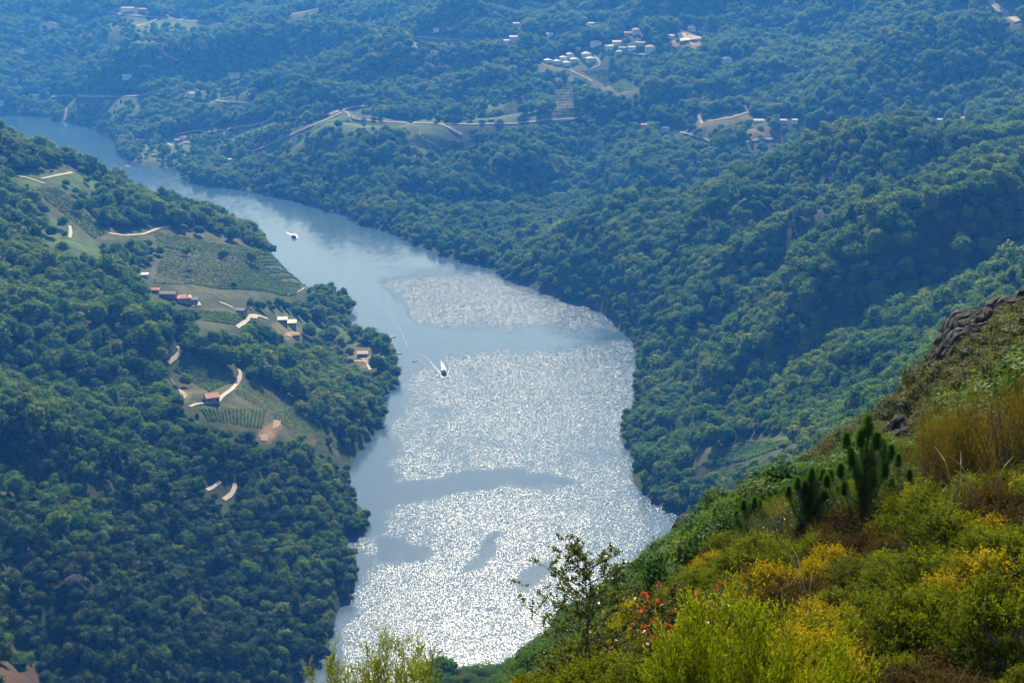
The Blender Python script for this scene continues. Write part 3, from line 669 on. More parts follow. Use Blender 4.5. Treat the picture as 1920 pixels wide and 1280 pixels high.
# ------------------------------------------------------------------ houses (photo position, kind, size, ...): w x l x h metres, yaw degrees
# (label, px, py, width, length, wall height, yaw, roof, wall colour, roof colour)
TER, GREY, WHT, OCH = 'terracotta', 'slate', 'white', 'sand'
HOUSES = [
 ('lone stone house with red and grey gable roof between the vine terraces', 397, 752, 9, 9, 3.4, 25, 'gable', 'stone', TER),
 ('farmhouse with the brightest orange roof on the left slope', 346, 566, 11, 10, 4.0, 12, 'hip', 'brick', TER),
 ('long low grey roofed barn left of the brightest orange farmhouse', 316, 558, 14, 7, 3.5, -6, 'gable', 'stone', GREY),
 ('small orange roofed house at the left end of the slope farm', 292, 550, 9, 6, 3.2, -5, 'gable', 'stone', TER),
 ('grey shed tucked right of the brightest orange farmhouse', 362, 568, 8, 7, 3.2, 10, 'gable', 'stone', GREY),
 ('upper of the two sheds with pale flat roofs', 530, 606, 9, 7, 4.0, 8, 'shed', 'stone', OCH),
 ('lower of the two sheds with pale flat roofs', 546, 612, 10, 8, 4.0, 8, 'shed', 'stone', OCH),
 ('small pink walled hut below the two pale sheds', 553, 634, 8, 6, 3.4, 20, 'gable', 'brick', TER),
 ('stone hut with brown roof beside the forked pale track', 452, 588, 9, 7, 3.5, -15, 'gable', 'stone', GREY),
 ('low stone terrace hut on the wooded promontory', 680, 668, 10, 7, 3.0, 5, 'shed', 'stone', GREY),
 ('small white hut at the left end of the upper slope', 272, 520, 6, 5, 2.6, 0, 'shed', 'plaster', WHT),
 # village on the far ridge: the white roofed row
 ('white roofed house at the far left of the village row', 1027, 118, 15, 13, 5, 20, 'hip', 'plaster', WHT),
 ('white roofed house second from the left in the lower village row', 1044, 120, 14, 13, 5, 20, 'hip', 'plaster', WHT),
 ('white roofed house third from the left in the lower village row', 1062, 122, 14, 13, 5, 20, 'hip', 'plaster', WHT),
 ('white roofed house at the left of the upper village row', 1056, 113, 14, 13, 5, 18, 'hip', 'plaster', WHT),
 ('white roofed house at the top of the village row', 1069, 107, 14, 12, 5, 18, 'hip', 'plaster', WHT),
 ('white roofed house at the right of the lower village row', 1076, 116, 15, 13, 5, 22, 'hip', 'plaster', WHT),
 ('largest white roofed house in the middle of the village', 1099, 107, 18, 15, 6, 15, 'hip', 'plaster', WHT),
 ('white roofed house inside the bend of the sandy village lane', 1107, 116, 17, 14, 6, 22, 'hip', 'plaster', WHT),
 ('broad pink roofed house at the top left of the village', 1117, 86, 22, 14, 6, 10, 'hip', 'plaster', TER),
 ('tan roofed house with a white end in the village centre', 1143, 92, 18, 12, 5, -25, 'gable', 'plaster', OCH),
 ('pale roofed house behind the tan roofed one in the village', 1157, 84, 18, 12, 5, -15, 'gable', 'plaster', OCH),
 ('long grey roofed barn in the village right of centre', 1170, 94, 22, 10, 4, -10, 'gable', 'stone', GREY),
 ('white sided house above the right end village road', 1184, 94, 16, 10, 5, 12, 'gable', 'plaster', WHT),
 ('grey roofed house behind the white sided one in the village', 1200, 86, 20, 12, 5, 0, 'gable', 'stone', GREY),
 ('tall house with orange ridge at the right end of the village', 1219, 97, 19, 13, 9, 8, 'hip', 'plaster', TER),
 ('small white house at the end of the pale village road', 1161, 101, 10, 8, 4, 0, 'gable', 'plaster', WHT),
 ('small grey hut left of the broad pink roofed house', 1084, 96, 9, 8, 4, 0, 'gable', 'stone', WHT),
 ('pink roofed house alone above the village', 1192, 64, 15, 12, 9, 5, 'hip', 'plaster', TER),
 ('low reddish house left of the pink house above the village', 1177, 66, 16, 9, 4, 5, 'gable', 'brick', TER),
 ('small tan building left of the tan quarry field', 1259, 72, 11, 9, 5, 0, 'gable', 'plaster', OCH),
 ('pale blue walled house above the tan quarry field', 1296, 58, 17, 12, 6, 0, 'hip', 'plaster', WHT),
 ('small white house right of the tan quarry field', 1336, 68, 8, 7, 4, 0, 'gable', 'plaster', WHT),
 ('isolated grey white house right of the quarry field', 1362, 116, 20, 13, 5, 0, 'hip', 'plaster', WHT),
 ('white house in the woods left of the village', 950, 82, 14, 11, 6, 10, 'gable', 'plaster', WHT),
 ('broad pale house beside the white one left of the village', 963, 75, 18, 12, 6, -5, 'gable', 'plaster', WHT),
 ('small pale house in the woods above the village row', 1031, 69, 14, 9, 4, 0, 'gable', 'plaster', WHT),
 ('small pale house high in the woods centre top', 968, 48, 15, 9, 4, 0, 'gable', 'plaster', WHT),
 ('pale house at the top of the far woods above the village', 1108, 48, 14, 9, 4, 0, 'gable', 'plaster', WHT),
 ('white house with a flat blue shadowed front by the far right lane', 1247, 246, 15, 11, 5, -10, 'hip', 'plaster', WHT),
 ('small red roofed house left of the far right lane', 1207, 238, 10, 8, 3.5, 0, 'gable', 'brick', TER),
 ('blue white roofed house at the edge of the dry far field', 1422, 231, 16, 10, 4, 0, 'gable', 'plaster', WHT),
 ('orange walled house right of the blue white one', 1468, 231, 10, 8, 4, 0, 'gable', 'brick', OCH),
 ('small pale hut at the right end of the dry far field', 1490, 230, 8, 7, 3.5, 0, 'gable', 'plaster', OCH),
 ('white hut on the crest of the right hill', 1762, 230, 9, 7, 4, 0, 'gable', 'plaster', WHT),
 ('small pale hut right of the white one on the right hill crest', 1802, 226, 8, 6, 3, 0, 'gable', 'plaster', OCH),
 # far left slope
 ('long red roofed house at the top left of the valley', 241, 20, 34, 18, 6, 0, 'gable', 'plaster', TER),
 ('grey shed right of the long red roofed house top left', 268, 22, 22, 12, 5, 0, 'gable', 'stone', TER),
 ('white house with angled wings on the far left slope', 238, 147, 20, 14, 5, 35, 'gable', 'plaster', WHT),
 ('white walled house on the far left shore edge', 68, 184, 18, 12, 6, 0, 'gable', 'plaster', WHT),
 ('pale house at the left edge beside the far shore', 4, 196, 12, 10, 7, 0, 'gable', 'plaster', OCH),
 ('white yard house above the thin far road', 360, 181, 14, 12, 6, 0, 'hip', 'plaster', WHT),
 ('pale red roofed farm on the far slope centre left', 440, 144, 26, 14, 5, 0, 'gable', 'plaster', TER),
 ('largest orange roofed house of the riverside hamlet', 344, 262, 16, 11, 5, -20, 'gable', 'plaster', TER),
 ('lower orange roofed house of the riverside hamlet', 350, 271, 12, 9, 4, 10, 'gable', 'plaster', TER),
 ('pink roofed barn at the left of the riverside hamlet', 333, 266, 12, 8, 4, -10, 'gable', 'brick', TER),
 ('long orange roofed house left of the riverside hamlet', 265, 266, 18, 9, 4, 20, 'gable', 'plaster', TER),
 ('small cream cottage above the wooded far shore', 431, 303, 10, 8, 4, 0, 'gable', 'plaster', OCH),
 ('small pink hut near the water on the far bank', 289, 294, 11, 7, 3.5, 10, 'gable', 'brick', TER),
 ('pink roofed house on the far ridge left of centre', 818, 59, 14, 10, 5, 0, 'gable', 'plaster', TER),
]
HOUSES_PX = [(h[1], h[2], h[3]) for h in HOUSES]
m_wall = {'stone': plain('stone wall', (0.20, 0.17, 0.14), (0.33, 0.29, 0.24), 1.6, 0.9), 'brick': plain('rendered brick wall', (0.36, 0.20, 0.14), (0.46, 0.28, 0.20), 1.0, 0.9),
          'plaster': plain('white plaster wall', (0.46, 0.44, 0.41), (0.62, 0.60, 0.56), 0.7, 0.85)}
def roof_mat(name, c0, c1):
    m, nt, out = mat(name)
    tc = N(nt, 'ShaderNodeTexCoord'); wv = N(nt, 'ShaderNodeTexWave', Scale=1.6, Distortion=1.5); nt.links.new(tc.outputs['Object'], wv.inputs['Vector'])
    nz = N(nt, 'ShaderNodeTexNoise', Scale=1.2, Detail=5.0); nt.links.new(tc.outputs['Object'], nz.inputs['Vector'])
    rp = ramp(nt, [(0.3, c0), (0.7, c1)], nz.outputs['Fac'])
    c = mixc(nt, rp.outputs[0], (0.75, 0.72, 0.7), wv.outputs['Fac'], 'MULTIPLY')
    pb = N(nt, 'ShaderNodeBsdfPrincipled', Roughness=0.8); nt.links.new(c, pb.inputs['Base Color']); nt.links.new(pb.outputs[0], out.inputs['Surface'])
    return m
m_roof = {TER: roof_mat('terracotta roof', (0.42, 0.17, 0.09), (0.58, 0.28, 0.17)), GREY: roof_mat('slate roof', (0.16, 0.14, 0.14), (0.26, 0.23, 0.22)),
          WHT: roof_mat('pale fibre cement roof', (0.50, 0.50, 0.49), (0.68, 0.67, 0.65)), OCH: roof_mat('sand coloured roof', (0.55, 0.45, 0.32), (0.68, 0.58, 0.44))}
m_glass = plain('window glass', (0.03, 0.04, 0.05), (0.05, 0.06, 0.07), 1.0, 0.15, spec=0.6)
m_door = plain('wooden door', (0.12, 0.07, 0.04), (0.18, 0.11, 0.06), 3.0, 0.7)

def house(h):
    label, px, py, w, l, ht, yaw, roof, wc, rc = h
    p = hit(px, py)
    e = bpy.data.objects.new('house' if ht >= 3.8 else 'hut', None); COL.objects.link(e)
    gz = float(ground(p.x, p.y)); d = math.hypot(p.x, p.y)
    e.location = (p.x, p.y, gz + 0.3); e.rotation_euler = (0, 0, math.radians(yaw))
    tag(e, label, 'house' if ht >= 3.8 else 'hut')
    hw, hl = w / 2, l / 2
    rise = {'gable': l * 0.22, 'hip': l * 0.24, 'shed': l * 0.16}[roof]
    b = MB(); b.box(-hw, -hl, -3.5 if d < 1800 else -6, hw, hl, ht)
    if roof == 'gable':
        b.poly([(-hw, -hl, ht), (-hw, hl, ht), (-hw, 0, ht + rise), (-hw + .3, -hl, ht), (-hw + .3, hl, ht), (-hw + .3, 0, ht + rise)], [(0, 2, 1), (3, 4, 5), (0, 3, 5, 2), (1, 2, 5, 4)])
        b.poly([(hw, -hl, ht), (hw, hl, ht), (hw, 0, ht + rise), (hw - .3, -hl, ht), (hw - .3, hl, ht), (hw - .3, 0, ht + rise)], [(0, 1, 2), (3, 5, 4), (0, 2, 5, 3), (1, 4, 5, 2)])
    if roof == 'shed':
        b.poly([(-hw, -hl, ht), (hw, -hl, ht), (hw, hl, ht), (-hw, hl, ht), (-hw, hl, ht + rise), (hw, hl, ht + rise)], [(0, 3, 4), (1, 5, 2), (3, 2, 5, 4)])
    wall = b.build('wall', m_wall[wc], e)
    o = 0.5; tk = 0.25; r = MB()
    if roof == 'gable':
        z0 = ht - o * rise / hl + 0.06
        for s in (-1, 1):
            vs = [(-hw - o, s * (hl + o), z0), (hw + o, s * (hl + o), z0), (hw + o, 0, ht + rise + .06), (-hw - o, 0, ht + rise + .06)]
            r.poly(vs + [(x, y, z + tk) for x, y, z in vs], [(0, 1, 2, 3), (7, 6, 5, 4), (0, 4, 5, 1), (2, 6, 7, 3), (1, 5, 6, 2), (0, 3, 7, 4)])
    elif roof == 'hip':
        k = max(0.0, hw - hl) * 0.9
        vs = [(-hw - o, -hl - o, ht + .05), (hw + o, -hl - o, ht + .05), (hw + o, hl + o, ht + .05), (-hw - o, hl + o, ht + .05), (-k - .6, 0, ht + rise), (k + .6, 0, ht + rise)]
        r.poly(vs, [(0, 3, 2, 1), (0, 1, 5, 4), (2, 3, 4, 5), (1, 2, 5), (3, 0, 4)])
    else:
        vs = [(-hw - o, -hl - o, ht + .03 - o * rise / l), (hw + o, -hl - o, ht + .03 - o * rise / l), (hw + o, hl + o, ht + rise + .05 + o * rise / l), (-hw - o, hl + o, ht + rise + .05 + o * rise / l)]
        r.poly(vs + [(x, y, z + tk) for x, y, z in vs], [(0, 3, 2, 1), (4, 5, 6, 7), (0, 1, 5, 4), (2, 3, 7, 6), (1, 2, 6, 5), (3, 0, 4, 7)])
    rf = r.build('roof', m_roof[rc], e)
    if ht >= 4 and roof != 'shed':
        MB().box(hw * .45, -.4, ht + rise * .5, hw * .45 + .9, .5, ht + rise + 1.2).build('chimney', m_wall['stone'], rf)
    # door and windows on the side that faces the river and the viewer
    nw = max(1, int(w // 4)); y = -hl
    MB().box(-hw + 1.0, y - .10, 0.0, -hw + 2.0, y - .02, 2.1).build('door', m_door, e)
    floors = 2 if ht >= 5 else 1
    for f in range(floors):
        for i in range(nw):
            x = -hw + (i + (0.9 if f == 0 else .5)) * w / (nw + (0.4 if f == 0 else 0)); z = 1.0 + f * 2.7
            if x + .6 > hw: continue
            MB().box(x - .5, y - .09, z, x + .5, y - .02, min(z + 1.2, ht - .2)).build('window', m_glass, e)
    MB().box(-hw - .09, -0.6, 1.0, -hw - .02, .6, 2.2).build('window', m_glass, e)
    return e
for h in HOUSES: house(h)

# ------------------------------------------------------------------ where trees stand
def poisson_polar(d0, d1, a0, a1, spacing, jit=0.42, seed=1):
    r = np.random.default_rng(seed); X = []; Y = []
    x0, x1 = math.sin(a0) * d1, math.sin(a1) * d1
    gx = np.arange(x0, x1, spacing); gy = np.arange(d0 * 0.8, d1, spacing * 0.87)
    xx, yy = np.meshgrid(gx, gy); xx = xx + (np.arange(len(gy)) % 2)[:, None] * spacing * 0.5
    xx = xx + r.uniform(-jit, jit, xx.shape) * spacing; yy = yy + r.uniform(-jit, jit, yy.shape) * spacing
    d = np.hypot(xx, yy); a = np.arctan2(xx, yy)
    k = (d >= d0) & (d < d1) & (a > a0) & (a < a1)
    return xx[k], yy[k]
bands = [(450, 1000, 6.2), (1000, 1700, 9.4), (1700, 2500, 10.4), (2500, 3600, 11.6), (3600, 5600, 14.5)]
TX, TY, TS = [], [], []
for i, (d0, d1, s) in enumerate(bands):
    x, y = poisson_polar(d0, d1, -0.46, 0.46, s, seed=50 + i)
    TX.append(x); TY.append(y); TS.append(np.full(len(x), s))
TX = np.concatenate(TX); TY = np.concatenate(TY); TS = np.concatenate(TS)
TZ = ground(TX, TY); TSD = sdist(TX, TY); Td = np.hypot(TX, TY); Ta = np.arctan2(TX, TY)
cum = bil(CUM, Ta, np.log(Td))
# keep what could be seen from here or from a few steps to the side
keep = (TSD > 1.5) & (TZ > 0.3) & ((CAM_H - TZ - 16) / Td < cum + 0.012)
TX, TY, TZ, TS, Td, Ta, TSD = (q[keep] for q in (TX, TY, TZ, TS, Td, Ta, TSD))
r_ = np.random.default_rng(99)
nT = len(TX)
# dark evergreen scrub woods close by on the left bank; broadleaf woods elsewhere; a few conifers
tpx, tpy, tdep = project(TX, TY, TZ)
left = tpx < 760
scrub = np.clip((1050 - Td) / 350 + 0.8 * fbm(TX / 90, TY / 90, 61, 3), 0, 1) * left
kind = np.zeros(nT, int)
kind[r_.random(nT) < scrub * 0.95] = 1
conif = (vnoise(TX / 70, TY / 70, 71) > 0.28) & (r_.random(nT) < 0.45) & (kind == 0)
kind[conif] = 2
scale = np.where(kind == 0, TS / 9.0, np.where(kind == 1, TS / 6.2, 0.75 + 0 * TS)) * np.where(r_.random(nT) < 0.12, r_.uniform(1.3, 1.7, nT), r_.uniform(0.62, 1.25, nT))
scale = np.where((kind == 0) & (TSD < 12), scale * 0.75, scale)
scale = np.clip(scale * (1 + 0.45 * fbm(TX / 45, TY / 45, 65, 2)), 0.45, 2.1)
hgt = np.choose(kind, [11.5, 6.3, 16.0]) * scale
drop = np.zeros(nT, bool)
ppm = FPX / tdep
for c, poly in CLEAR:
    ins = inside(tpx, tpy, poly) | inside(tpx, tpy - 0.55 * hgt * ppm, poly) | inside(tpx, tpy - hgt * ppm * 0.95, poly)
    drop |= ins & (r_.random(nT) < (0.985 if c in (VINE, SOIL) else (0.99 if c == 5 else 0.82 if c == GRASS else 0.86) - np.where(Td > 2000, 0.16, 0)))
for nm, lb, wdt, pts in TRACKS:
    for f_ in (0.0, 0.4, 0.8):
        drop |= seg_dist(tpx, tpy - f_ * hgt * ppm, pts) < (wdt * 0.5 + hgt * 0.30) * ppm * 0.75 + 1.0
for (hx, hy, hw_) in HOUSES_PX:
    for f_ in (0.0, 0.4, 0.85):
        drop |= (np.abs(tpx - hx) < (hw_ * 0.6 + hgt * 0.3) * ppm) & (np.abs(tpy - f_ * hgt * ppm - (hy - 3 * ppm)) < 6.0 * ppm)
# bare crags and gaps
drop |= (fbm(TX / 38, TY / 38, 81, 3) > 0.46) & (r_.random(nT) < 0.8) & (Td > 1000)
k = ~drop
TX, TY, TZ, Td, kind, scale, hgt, tpx, tpy, ppm = (q[k] for q in (TX, TY, TZ, Td, kind, scale, hgt, tpx, tpy, ppm))
nT = len(TX)
variant = np.array([r_.integers(0, len(PROTO[('oak', 'holm', 'conifer')[q]])) for q in kind])
rot = r_.uniform(0, 2 * math.pi, nT)
# the trees that show largest in the photograph are individual trees
infr = (tpx > -5) & (tpx < 1925) & (tpy - hgt * ppm * 0.5 < 1285) & (tpy > 0)
tt = (CAM_H - TZ - hgt * 0.75) / Td
l_ = np.log(Td * 0.985); vis = tt < bil(CUM, np.arctan2(TX, TY), l_) - 0.001
big = np.zeros(nT, bool)
for q, cnt in ((0, 300), (1, 300), (2, 120)):
    s_ = np.where(infr & vis & (kind == q), hgt * ppm, -1)
    s_ *= np.where(s_ > 0, 1.0, 0); o_ = np.argsort(-s_)[:cnt]
    big[o_[s_[o_] > 0]] = True
print('trees', nT, 'single', big.sum())
def zone(px, py):
    if px < 760 and py > 215:
        if py < 340: return 'on the wooded crest of the left hill'
        if px > 590 and py < 760: return 'on the promontory by the moored boats'
        if py < 470: return 'among the upper left terraces'
        if py < 600: return 'around the large left vineyard' if px > 230 else 'left of the orange roofed farm'
        if py < 760: return 'between the pale sheds and the lone stone house' if px > 330 else 'left of the lone stone house'
        if py < 900: return 'along the shore below the lowest vines' if px > 480 else 'below the lone stone house'
        if py < 1060: return 'on the shore below the short sandy track' if px > 480 else ('left of the short sandy track' if px < 280 else 'around the short sandy track')
        return 'along the shore at the bottom left' if px > 420 else ('in the bottom left corner' if px < 200 else 'on the bottom left slope')
    if px >= 860 and py > 260:
        if py > 820: return 'beside the vineyard tongue under the right hill'
        if px < 1260: return 'along the shore of the right hill'
        if px > 1500 and py > 600: return 'in the side valley below the crag'
        if py < 400: return 'on the ridge of the right hill'
        return ('on the upper' if py < 540 else 'on the lower') + ' flank of the right hill'
    return 'in the hazy woods across the river'
NAME = {'oak': 'broadleaf_tree', 'holm': 'evergreen_oak', 'conifer': 'conifer_tree'}
LOOK = {'oak': 'green broadleaf tree', 'holm': 'dark rounded evergreen oak', 'conifer': 'dark narrow conifer'}
for i in np.nonzero(big)[0]:
    kd = ('oak', 'holm', 'conifer')[kind[i]]; cr, tk, ph, pw = PROTO[kd][variant[i]]
    e = bpy.data.objects.new(NAME[kd], None); COL.objects.link(e)
    e.location = (TX[i], TY[i], TZ[i]); e.rotation_euler = (0, 0, rot[i]); s = float(scale[i]); e.scale = (s, s, s)
    q = {'oak': 1.25, 'holm': 1.05, 'conifer': 0.8}[kd]; sz_ = 'large ' if s > q * 1.2 else ('small ' if s < q * 0.85 else 'middle sized ')
    zn = zone(tpx[i], tpy[i]); tag(e, sz_ + LOOK[kd] + ' ' + zn, 'tree', LOOK[kd] + 's ' + zn)
    link('trunk', tk, e); link('crown', cr, e)

# the rest of each wood as one mass
def forest(name, label, sel):
    s = np.nonzero(sel & ~big)[0]
    if not len(s): return
    me = mesh_np(name, np.c_[TX[s], TY[s], TZ[s]], [])
    base = {0: 0, 1: len(PROTO['oak']), 2: len(PROTO['oak']) + len(PROTO['holm'])}
    vi = np.array([base[q] for q in kind[s]]) + variant[s]
    a = me.attributes.new('pick', 'INT', 'POINT'); a.data.foreach_set('value', vi.astype(np.int32))
    a = me.attributes.new('size', 'FLOAT', 'POINT'); a.data.foreach_set('value', scale[s].astype(np.float32))
    a = me.attributes.new('turn', 'FLOAT', 'POINT'); a.data.foreach_set('value', rot[s].astype(np.float32))
    o = link(name, me); md = o.modifiers.new('trees', 'NODES'); md.node_group = FOREST_NG
    return tag(o, label, kind='stuff')
pool = bpy.data.collections.new('tree shapes')
k = 0
for kd in ('oak', 'holm', 'conifer'):
    for cr, tk, ph, pw in PROTO[kd]:
        pool.objects.link(bpy.data.objects.new('%02d shape' % k, cr)); k += 1
ng = bpy.data.node_groups.new('trees on points', 'GeometryNodeTree'); FOREST_NG = ng
ng.interface.new_socket('Geometry', in_out='INPUT', socket_type='NodeSocketGeometry'); ng.interface.new_socket('Geometry', in_out='OUTPUT', socket_type='NodeSocketGeometry')
gi = ng.nodes.new('NodeGroupInput'); go = ng.nodes.new('NodeGroupOutput')
ci = ng.nodes.new('GeometryNodeCollectionInfo'); ci.inputs['Collection'].default_value = pool; ci.inputs['Separate Children'].default_value = True; ci.inputs['Reset Children'].default_value = True
ip = ng.nodes.new('GeometryNodeInstanceOnPoints'); ip.inputs['Pick Instance'].default_value = True
def nat(nm, ty):
    q = ng.nodes.new('GeometryNodeInputNamedAttribute'); q.data_type = ty; q.inputs['Name'].default_value = nm; return q.outputs[0]
cx = ng.nodes.new('ShaderNodeCombineXYZ'); ng.links.new(nat('turn', 'FLOAT'), cx.inputs['Z'])
ng.links.new(gi.outputs[0], ip.inputs['Points']); ng.links.new(ci.outputs[0], ip.inputs['Instance']); ng.links.new(nat('pick', 'INT'), ip.inputs['Instance Index'])
ng.links.new(cx.outputs[0], ip.inputs['Rotation']); ng.links.new(nat('size', 'FLOAT'), ip.inputs['Scale']); ng.links.new(ip.outputs[0], go.inputs[0])
lf = tpx < 760; fr = (Td > 2020) 
forest('forest', 'dense wood covering the left bank hill', lf & ~fr)
forest('forest', 'dense green wood covering the right bank hill', ~lf & ~fr)
forest('forest', 'hazy blue green woods across the river', fr)

# ------------------------------------------------------------------ tracks, yards and fields
m_track = plain('pale dirt', (0.30, 0.25, 0.18), (0.46, 0.39, 0.30), 0.5, 0.95, 'World')
m_road = plain('dimmer pale dirt', (0.17, 0.145, 0.11), (0.27, 0.235, 0.19), 0.2, 0.95, 'World')  # dimmer copy of the pale dirt, for far roads and tracks
m_tan = plain('bare tan earth', (0.50, 0.38, 0.22), (0.66, 0.53, 0.34), 0.05, 0.95, 'World')
m_earth = plain('bare reddish earth', (0.20, 0.135, 0.085), (0.32, 0.23, 0.15), 0.3, 0.95, 'World')
def ribbon(name, pts, width, m, lift=0.5):
    P3 = []
    for i in range(len(pts) - 1):
        nseg = max(2, int(math.dist(pts[i], pts[i + 1]) / 3.0))
        for k in range(nseg):
            t = k / nseg; P3.append(hit(pts[i][0] * (1 - t) + pts[i + 1][0] * t, pts[i][1] * (1 - t) + pts[i + 1][1] * t))
    P3.append(hit(*pts[-1]))
    xy = np.array([(p.x, p.y) for p in P3])
    for _ in range(2): xy[1:-1] = (xy[:-2] + 2 * xy[1:-1] + xy[2:]) / 4
    tn = np.gradient(xy, axis=0); tn /= np.linalg.norm(tn, axis=1, keepdims=True) + 1e-9
    nr = np.c_[-tn[:, 1], tn[:, 0]]
    wob = 1 + 0.35 * vnoise(np.arange(len(xy)) * 0.7, np.zeros(len(xy)) + width, 5)
    rows = []
    for s in (-1, -0.33, 0.33, 1):
        q = xy + nr * (width * 0.5 * s * wob)[:, None]
        z = np.maximum(ground(q[:, 0], q[:, 1]), ground(xy[:, 0], xy[:, 1]) - 1.0) + lift
        rows.append(np.c_[q, z])
    V = np.stack(rows, 1).reshape(-1, 3); ix = np.arange(len(V)).reshape(-1, 4)
    F = np.stack([ix[:-1, :-1], ix[1:, :-1], ix[1:, 1:], ix[:-1, 1:]], -1)
    st = np.linalg.norm(np.diff(xy, axis=0), axis=1); gd = np.abs(np.diff(ground(xy[:, 0], xy[:, 1])))
    F = F[(st < 60) & (gd < 9)].reshape(-1, 4) if ((st < 60) & (gd < 9)).any() else F.reshape(-1, 4)   # a track dips out of sight behind a rise
    return link(name, mesh_np(name, V, F, m, True))
for nm, lb, wdt, pts in TRACKS:
    far_ = pts[0][1] < 300 and pts[0][0] > 150 or pts[0][1] < 290
    tag(ribbon(nm, pts, wdt * (0.9 if far_ else 0.66), m_road if far_ else m_track, 1.0 if far_ else 0.5), lb, kind='structure')

def patch(name, label, corners, m, lift=0.6, nu=14, nv=8):
    V = []
    c = [Vector((*q, 0)) for q in corners]
    for j in range(nv + 1):
        for i in range(nu + 1):
            u, v = i / nu, j / nv
            q = (c[0] * (1 - u) + c[1] * u) * (1 - v) + (c[3] * (1 - u) + c[2] * u) * v
            e = 1 + 0.0 * u
            p = hit(q.x + 1.2 * float(vnoise(np.array(u * 9), np.array(v * 7), 3)), q.y + 1.2 * float(vnoise(np.array(u * 8), np.array(v * 9), 8)))
            V.append((p.x, p.y, p.z + lift))
    ix = np.arange(len(V)).reshape(nv + 1, nu + 1)
    F = np.stack([ix[:-1, :-1], ix[:-1, 1:], ix[1:, 1:], ix[1:, :-1]], -1).reshape(-1, 4)
    return tag(link(name, mesh_np(name, V, F, m, True)), label, kind='structure')
patch('field', 'bare tan quarry field right of the village', [(1270, 65), (1284, 65), (1316, 74), (1274, 82)], m_tan, 3.0)
patch('yard', 'pale yard in front of the orange farmhouses', [(360, 570), (374, 567), (378, 573), (362, 576)], m_track)
patch('yard', 'sandy yard below the two pale sheds', [(536, 624), (560, 622), (556, 634), (534, 630)], m_earth)
patch('yard', 'pale terrace beside the brown roofed hut', [(470, 590), (486, 592), (482, 598), (468, 597)], m_track)
patch('yard', 'bare reddish earth at the left of the vines', [(318, 708), (330, 722), (352, 742), (346, 750)], m_earth)
patch('yard', 'sandy landing clearing at the promontory tip', [(676, 672), (700, 668), (698, 680), (684, 682)], m_earth)
patch('yard', 'bare soil patch at the foot of the vineyard', [(486, 818), (504, 814), (502, 828), (490, 828)], m_earth)
patch('yard', 'bare soil cut in the middle of the lower vines', [(513, 790), (528, 788), (524, 800), (512, 806)], m_earth)

# ------------------------------------------------------------------ vineyards
m_vine = leaf_mat('vine leaves', [(0.1, (0.050, 0.120, 0.014)), (0.6, (0.085, 0.175, 0.020)), (1.0, (0.15, 0.19, 0.03))], 0.4, 0.6, 0.3, 0.06)
m_post = plain('grey vine posts', (0.30, 0.28, 0.25), (0.42, 0.40, 0.36), 2.0, 0.9)
def vineyard(label, corners, rows, step=1.3, size=0.55, posts=True):
    """rows run from edge c0-c3 to edge c1-c2; one part per row"""
    root = bpy.data.objects.new('vineyard', None); COL.objects.link(root)
    c = [Vector((*q, 0)) for q in corners]; root.location = hit(*corners[0])
    tag(root, label, 'vineyard'); o = root.location
    for j in range(rows):
        v = (j + 0.5) / rows
        A = c[0].lerp(c[3], v); B = c[1].lerp(c[2], v)
        pts = [hit(A.x + (B.x - A.x) * k / 14, A.y + (B.y - A.y) * k / 14) for k in range(15)]
        xy = np.array([(p.x, p.y) for p in pts])
        for _ in range(3): xy[1:-1] = (xy[:-2] + 2 * xy[1:-1] + xy[2:]) / 4
        sl = np.r_[0, np.cumsum(np.linalg.norm(np.diff(xy, axis=0), axis=1))]
        n_ = max(4, int(sl[-1] / step)); s_ = np.linspace(0, sl[-1], n_) + rng.normal(size=n_) * 0.2
        gap = rng.random(n_) > 0.06
        x = np.interp(s_, sl, xy[:, 0])[gap]; y = np.interp(s_, sl, xy[:, 1])[gap]
        z = ground(x, y)
        pos = np.c_[x, y, z]; base = []
        for q in range(5):
            off = rng.normal(size=(len(pos), 3)) * np.array([0.35, 0.35, 0.25]) * size * 1.6; off[:, 2] += 0.5 + 0.25 * q
            base.append(pos + off)
        base = np.concatenate(base)
        v_, f_ = leaf_quads(base - np.array(o), rng.normal(size=base.shape) * 0.6 + np.array([0, 0, 1.0]), size, rng)
        link('vine_row', mesh_np('vine_row', v_, f_, m_vine), root)
    return root
vineyard('dense green vineyard with diagonal rows above the lone stone house', [(326, 694), (392, 736), (446, 712), (346, 662)], 11, 1.0, 0.55)
vineyard('vineyard of steep rows just below the lone stone house', [(374, 766), (388, 786), (492, 804), (500, 772)], 17, 1.0, 0.5)
vineyard('vineyard of steep rows between the winding track and the dry strip', [(440, 738), (500, 775), (545, 760), (468, 714)], 10, 1.0, 0.5)
vineyard('lowest vineyard rows running down toward the wooded shore', [(505, 778), (560, 818), (648, 848), (556, 764)], 13, 1.0, 0.55)
vineyard('large terraced vineyard above the orange roofed farmhouses', [(288, 532), (552, 554), (590, 522), (310, 462)], 14, 1.3, 0.75)
vineyard('upper part of the large vineyard under the wooded crest', [(296, 464), (572, 514), (480, 468), (290, 436)], 8, 1.4, 0.8)
vineyard('small dark green vineyard just right of the orange farmhouses', [(366, 600), (440, 610), (462, 592), (370, 582)], 6, 1.3, 0.7)
vineyard('narrow vineyard high on the upper left slope', [(62, 356), (176, 448), (202, 438), (112, 352)], 8, 1.4, 0.8)
vineyard('vineyard on the flat tongue below the right hill', [(1300, 880), (1420, 856), (1492, 830), (1400, 826)], 9, 1.2, 0.65)
vineyard('striped vineyard on the far slope below the village', [(1034, 218), (1078, 218), (1074, 152), (1042, 152)], 12, 2.0, 1.0)
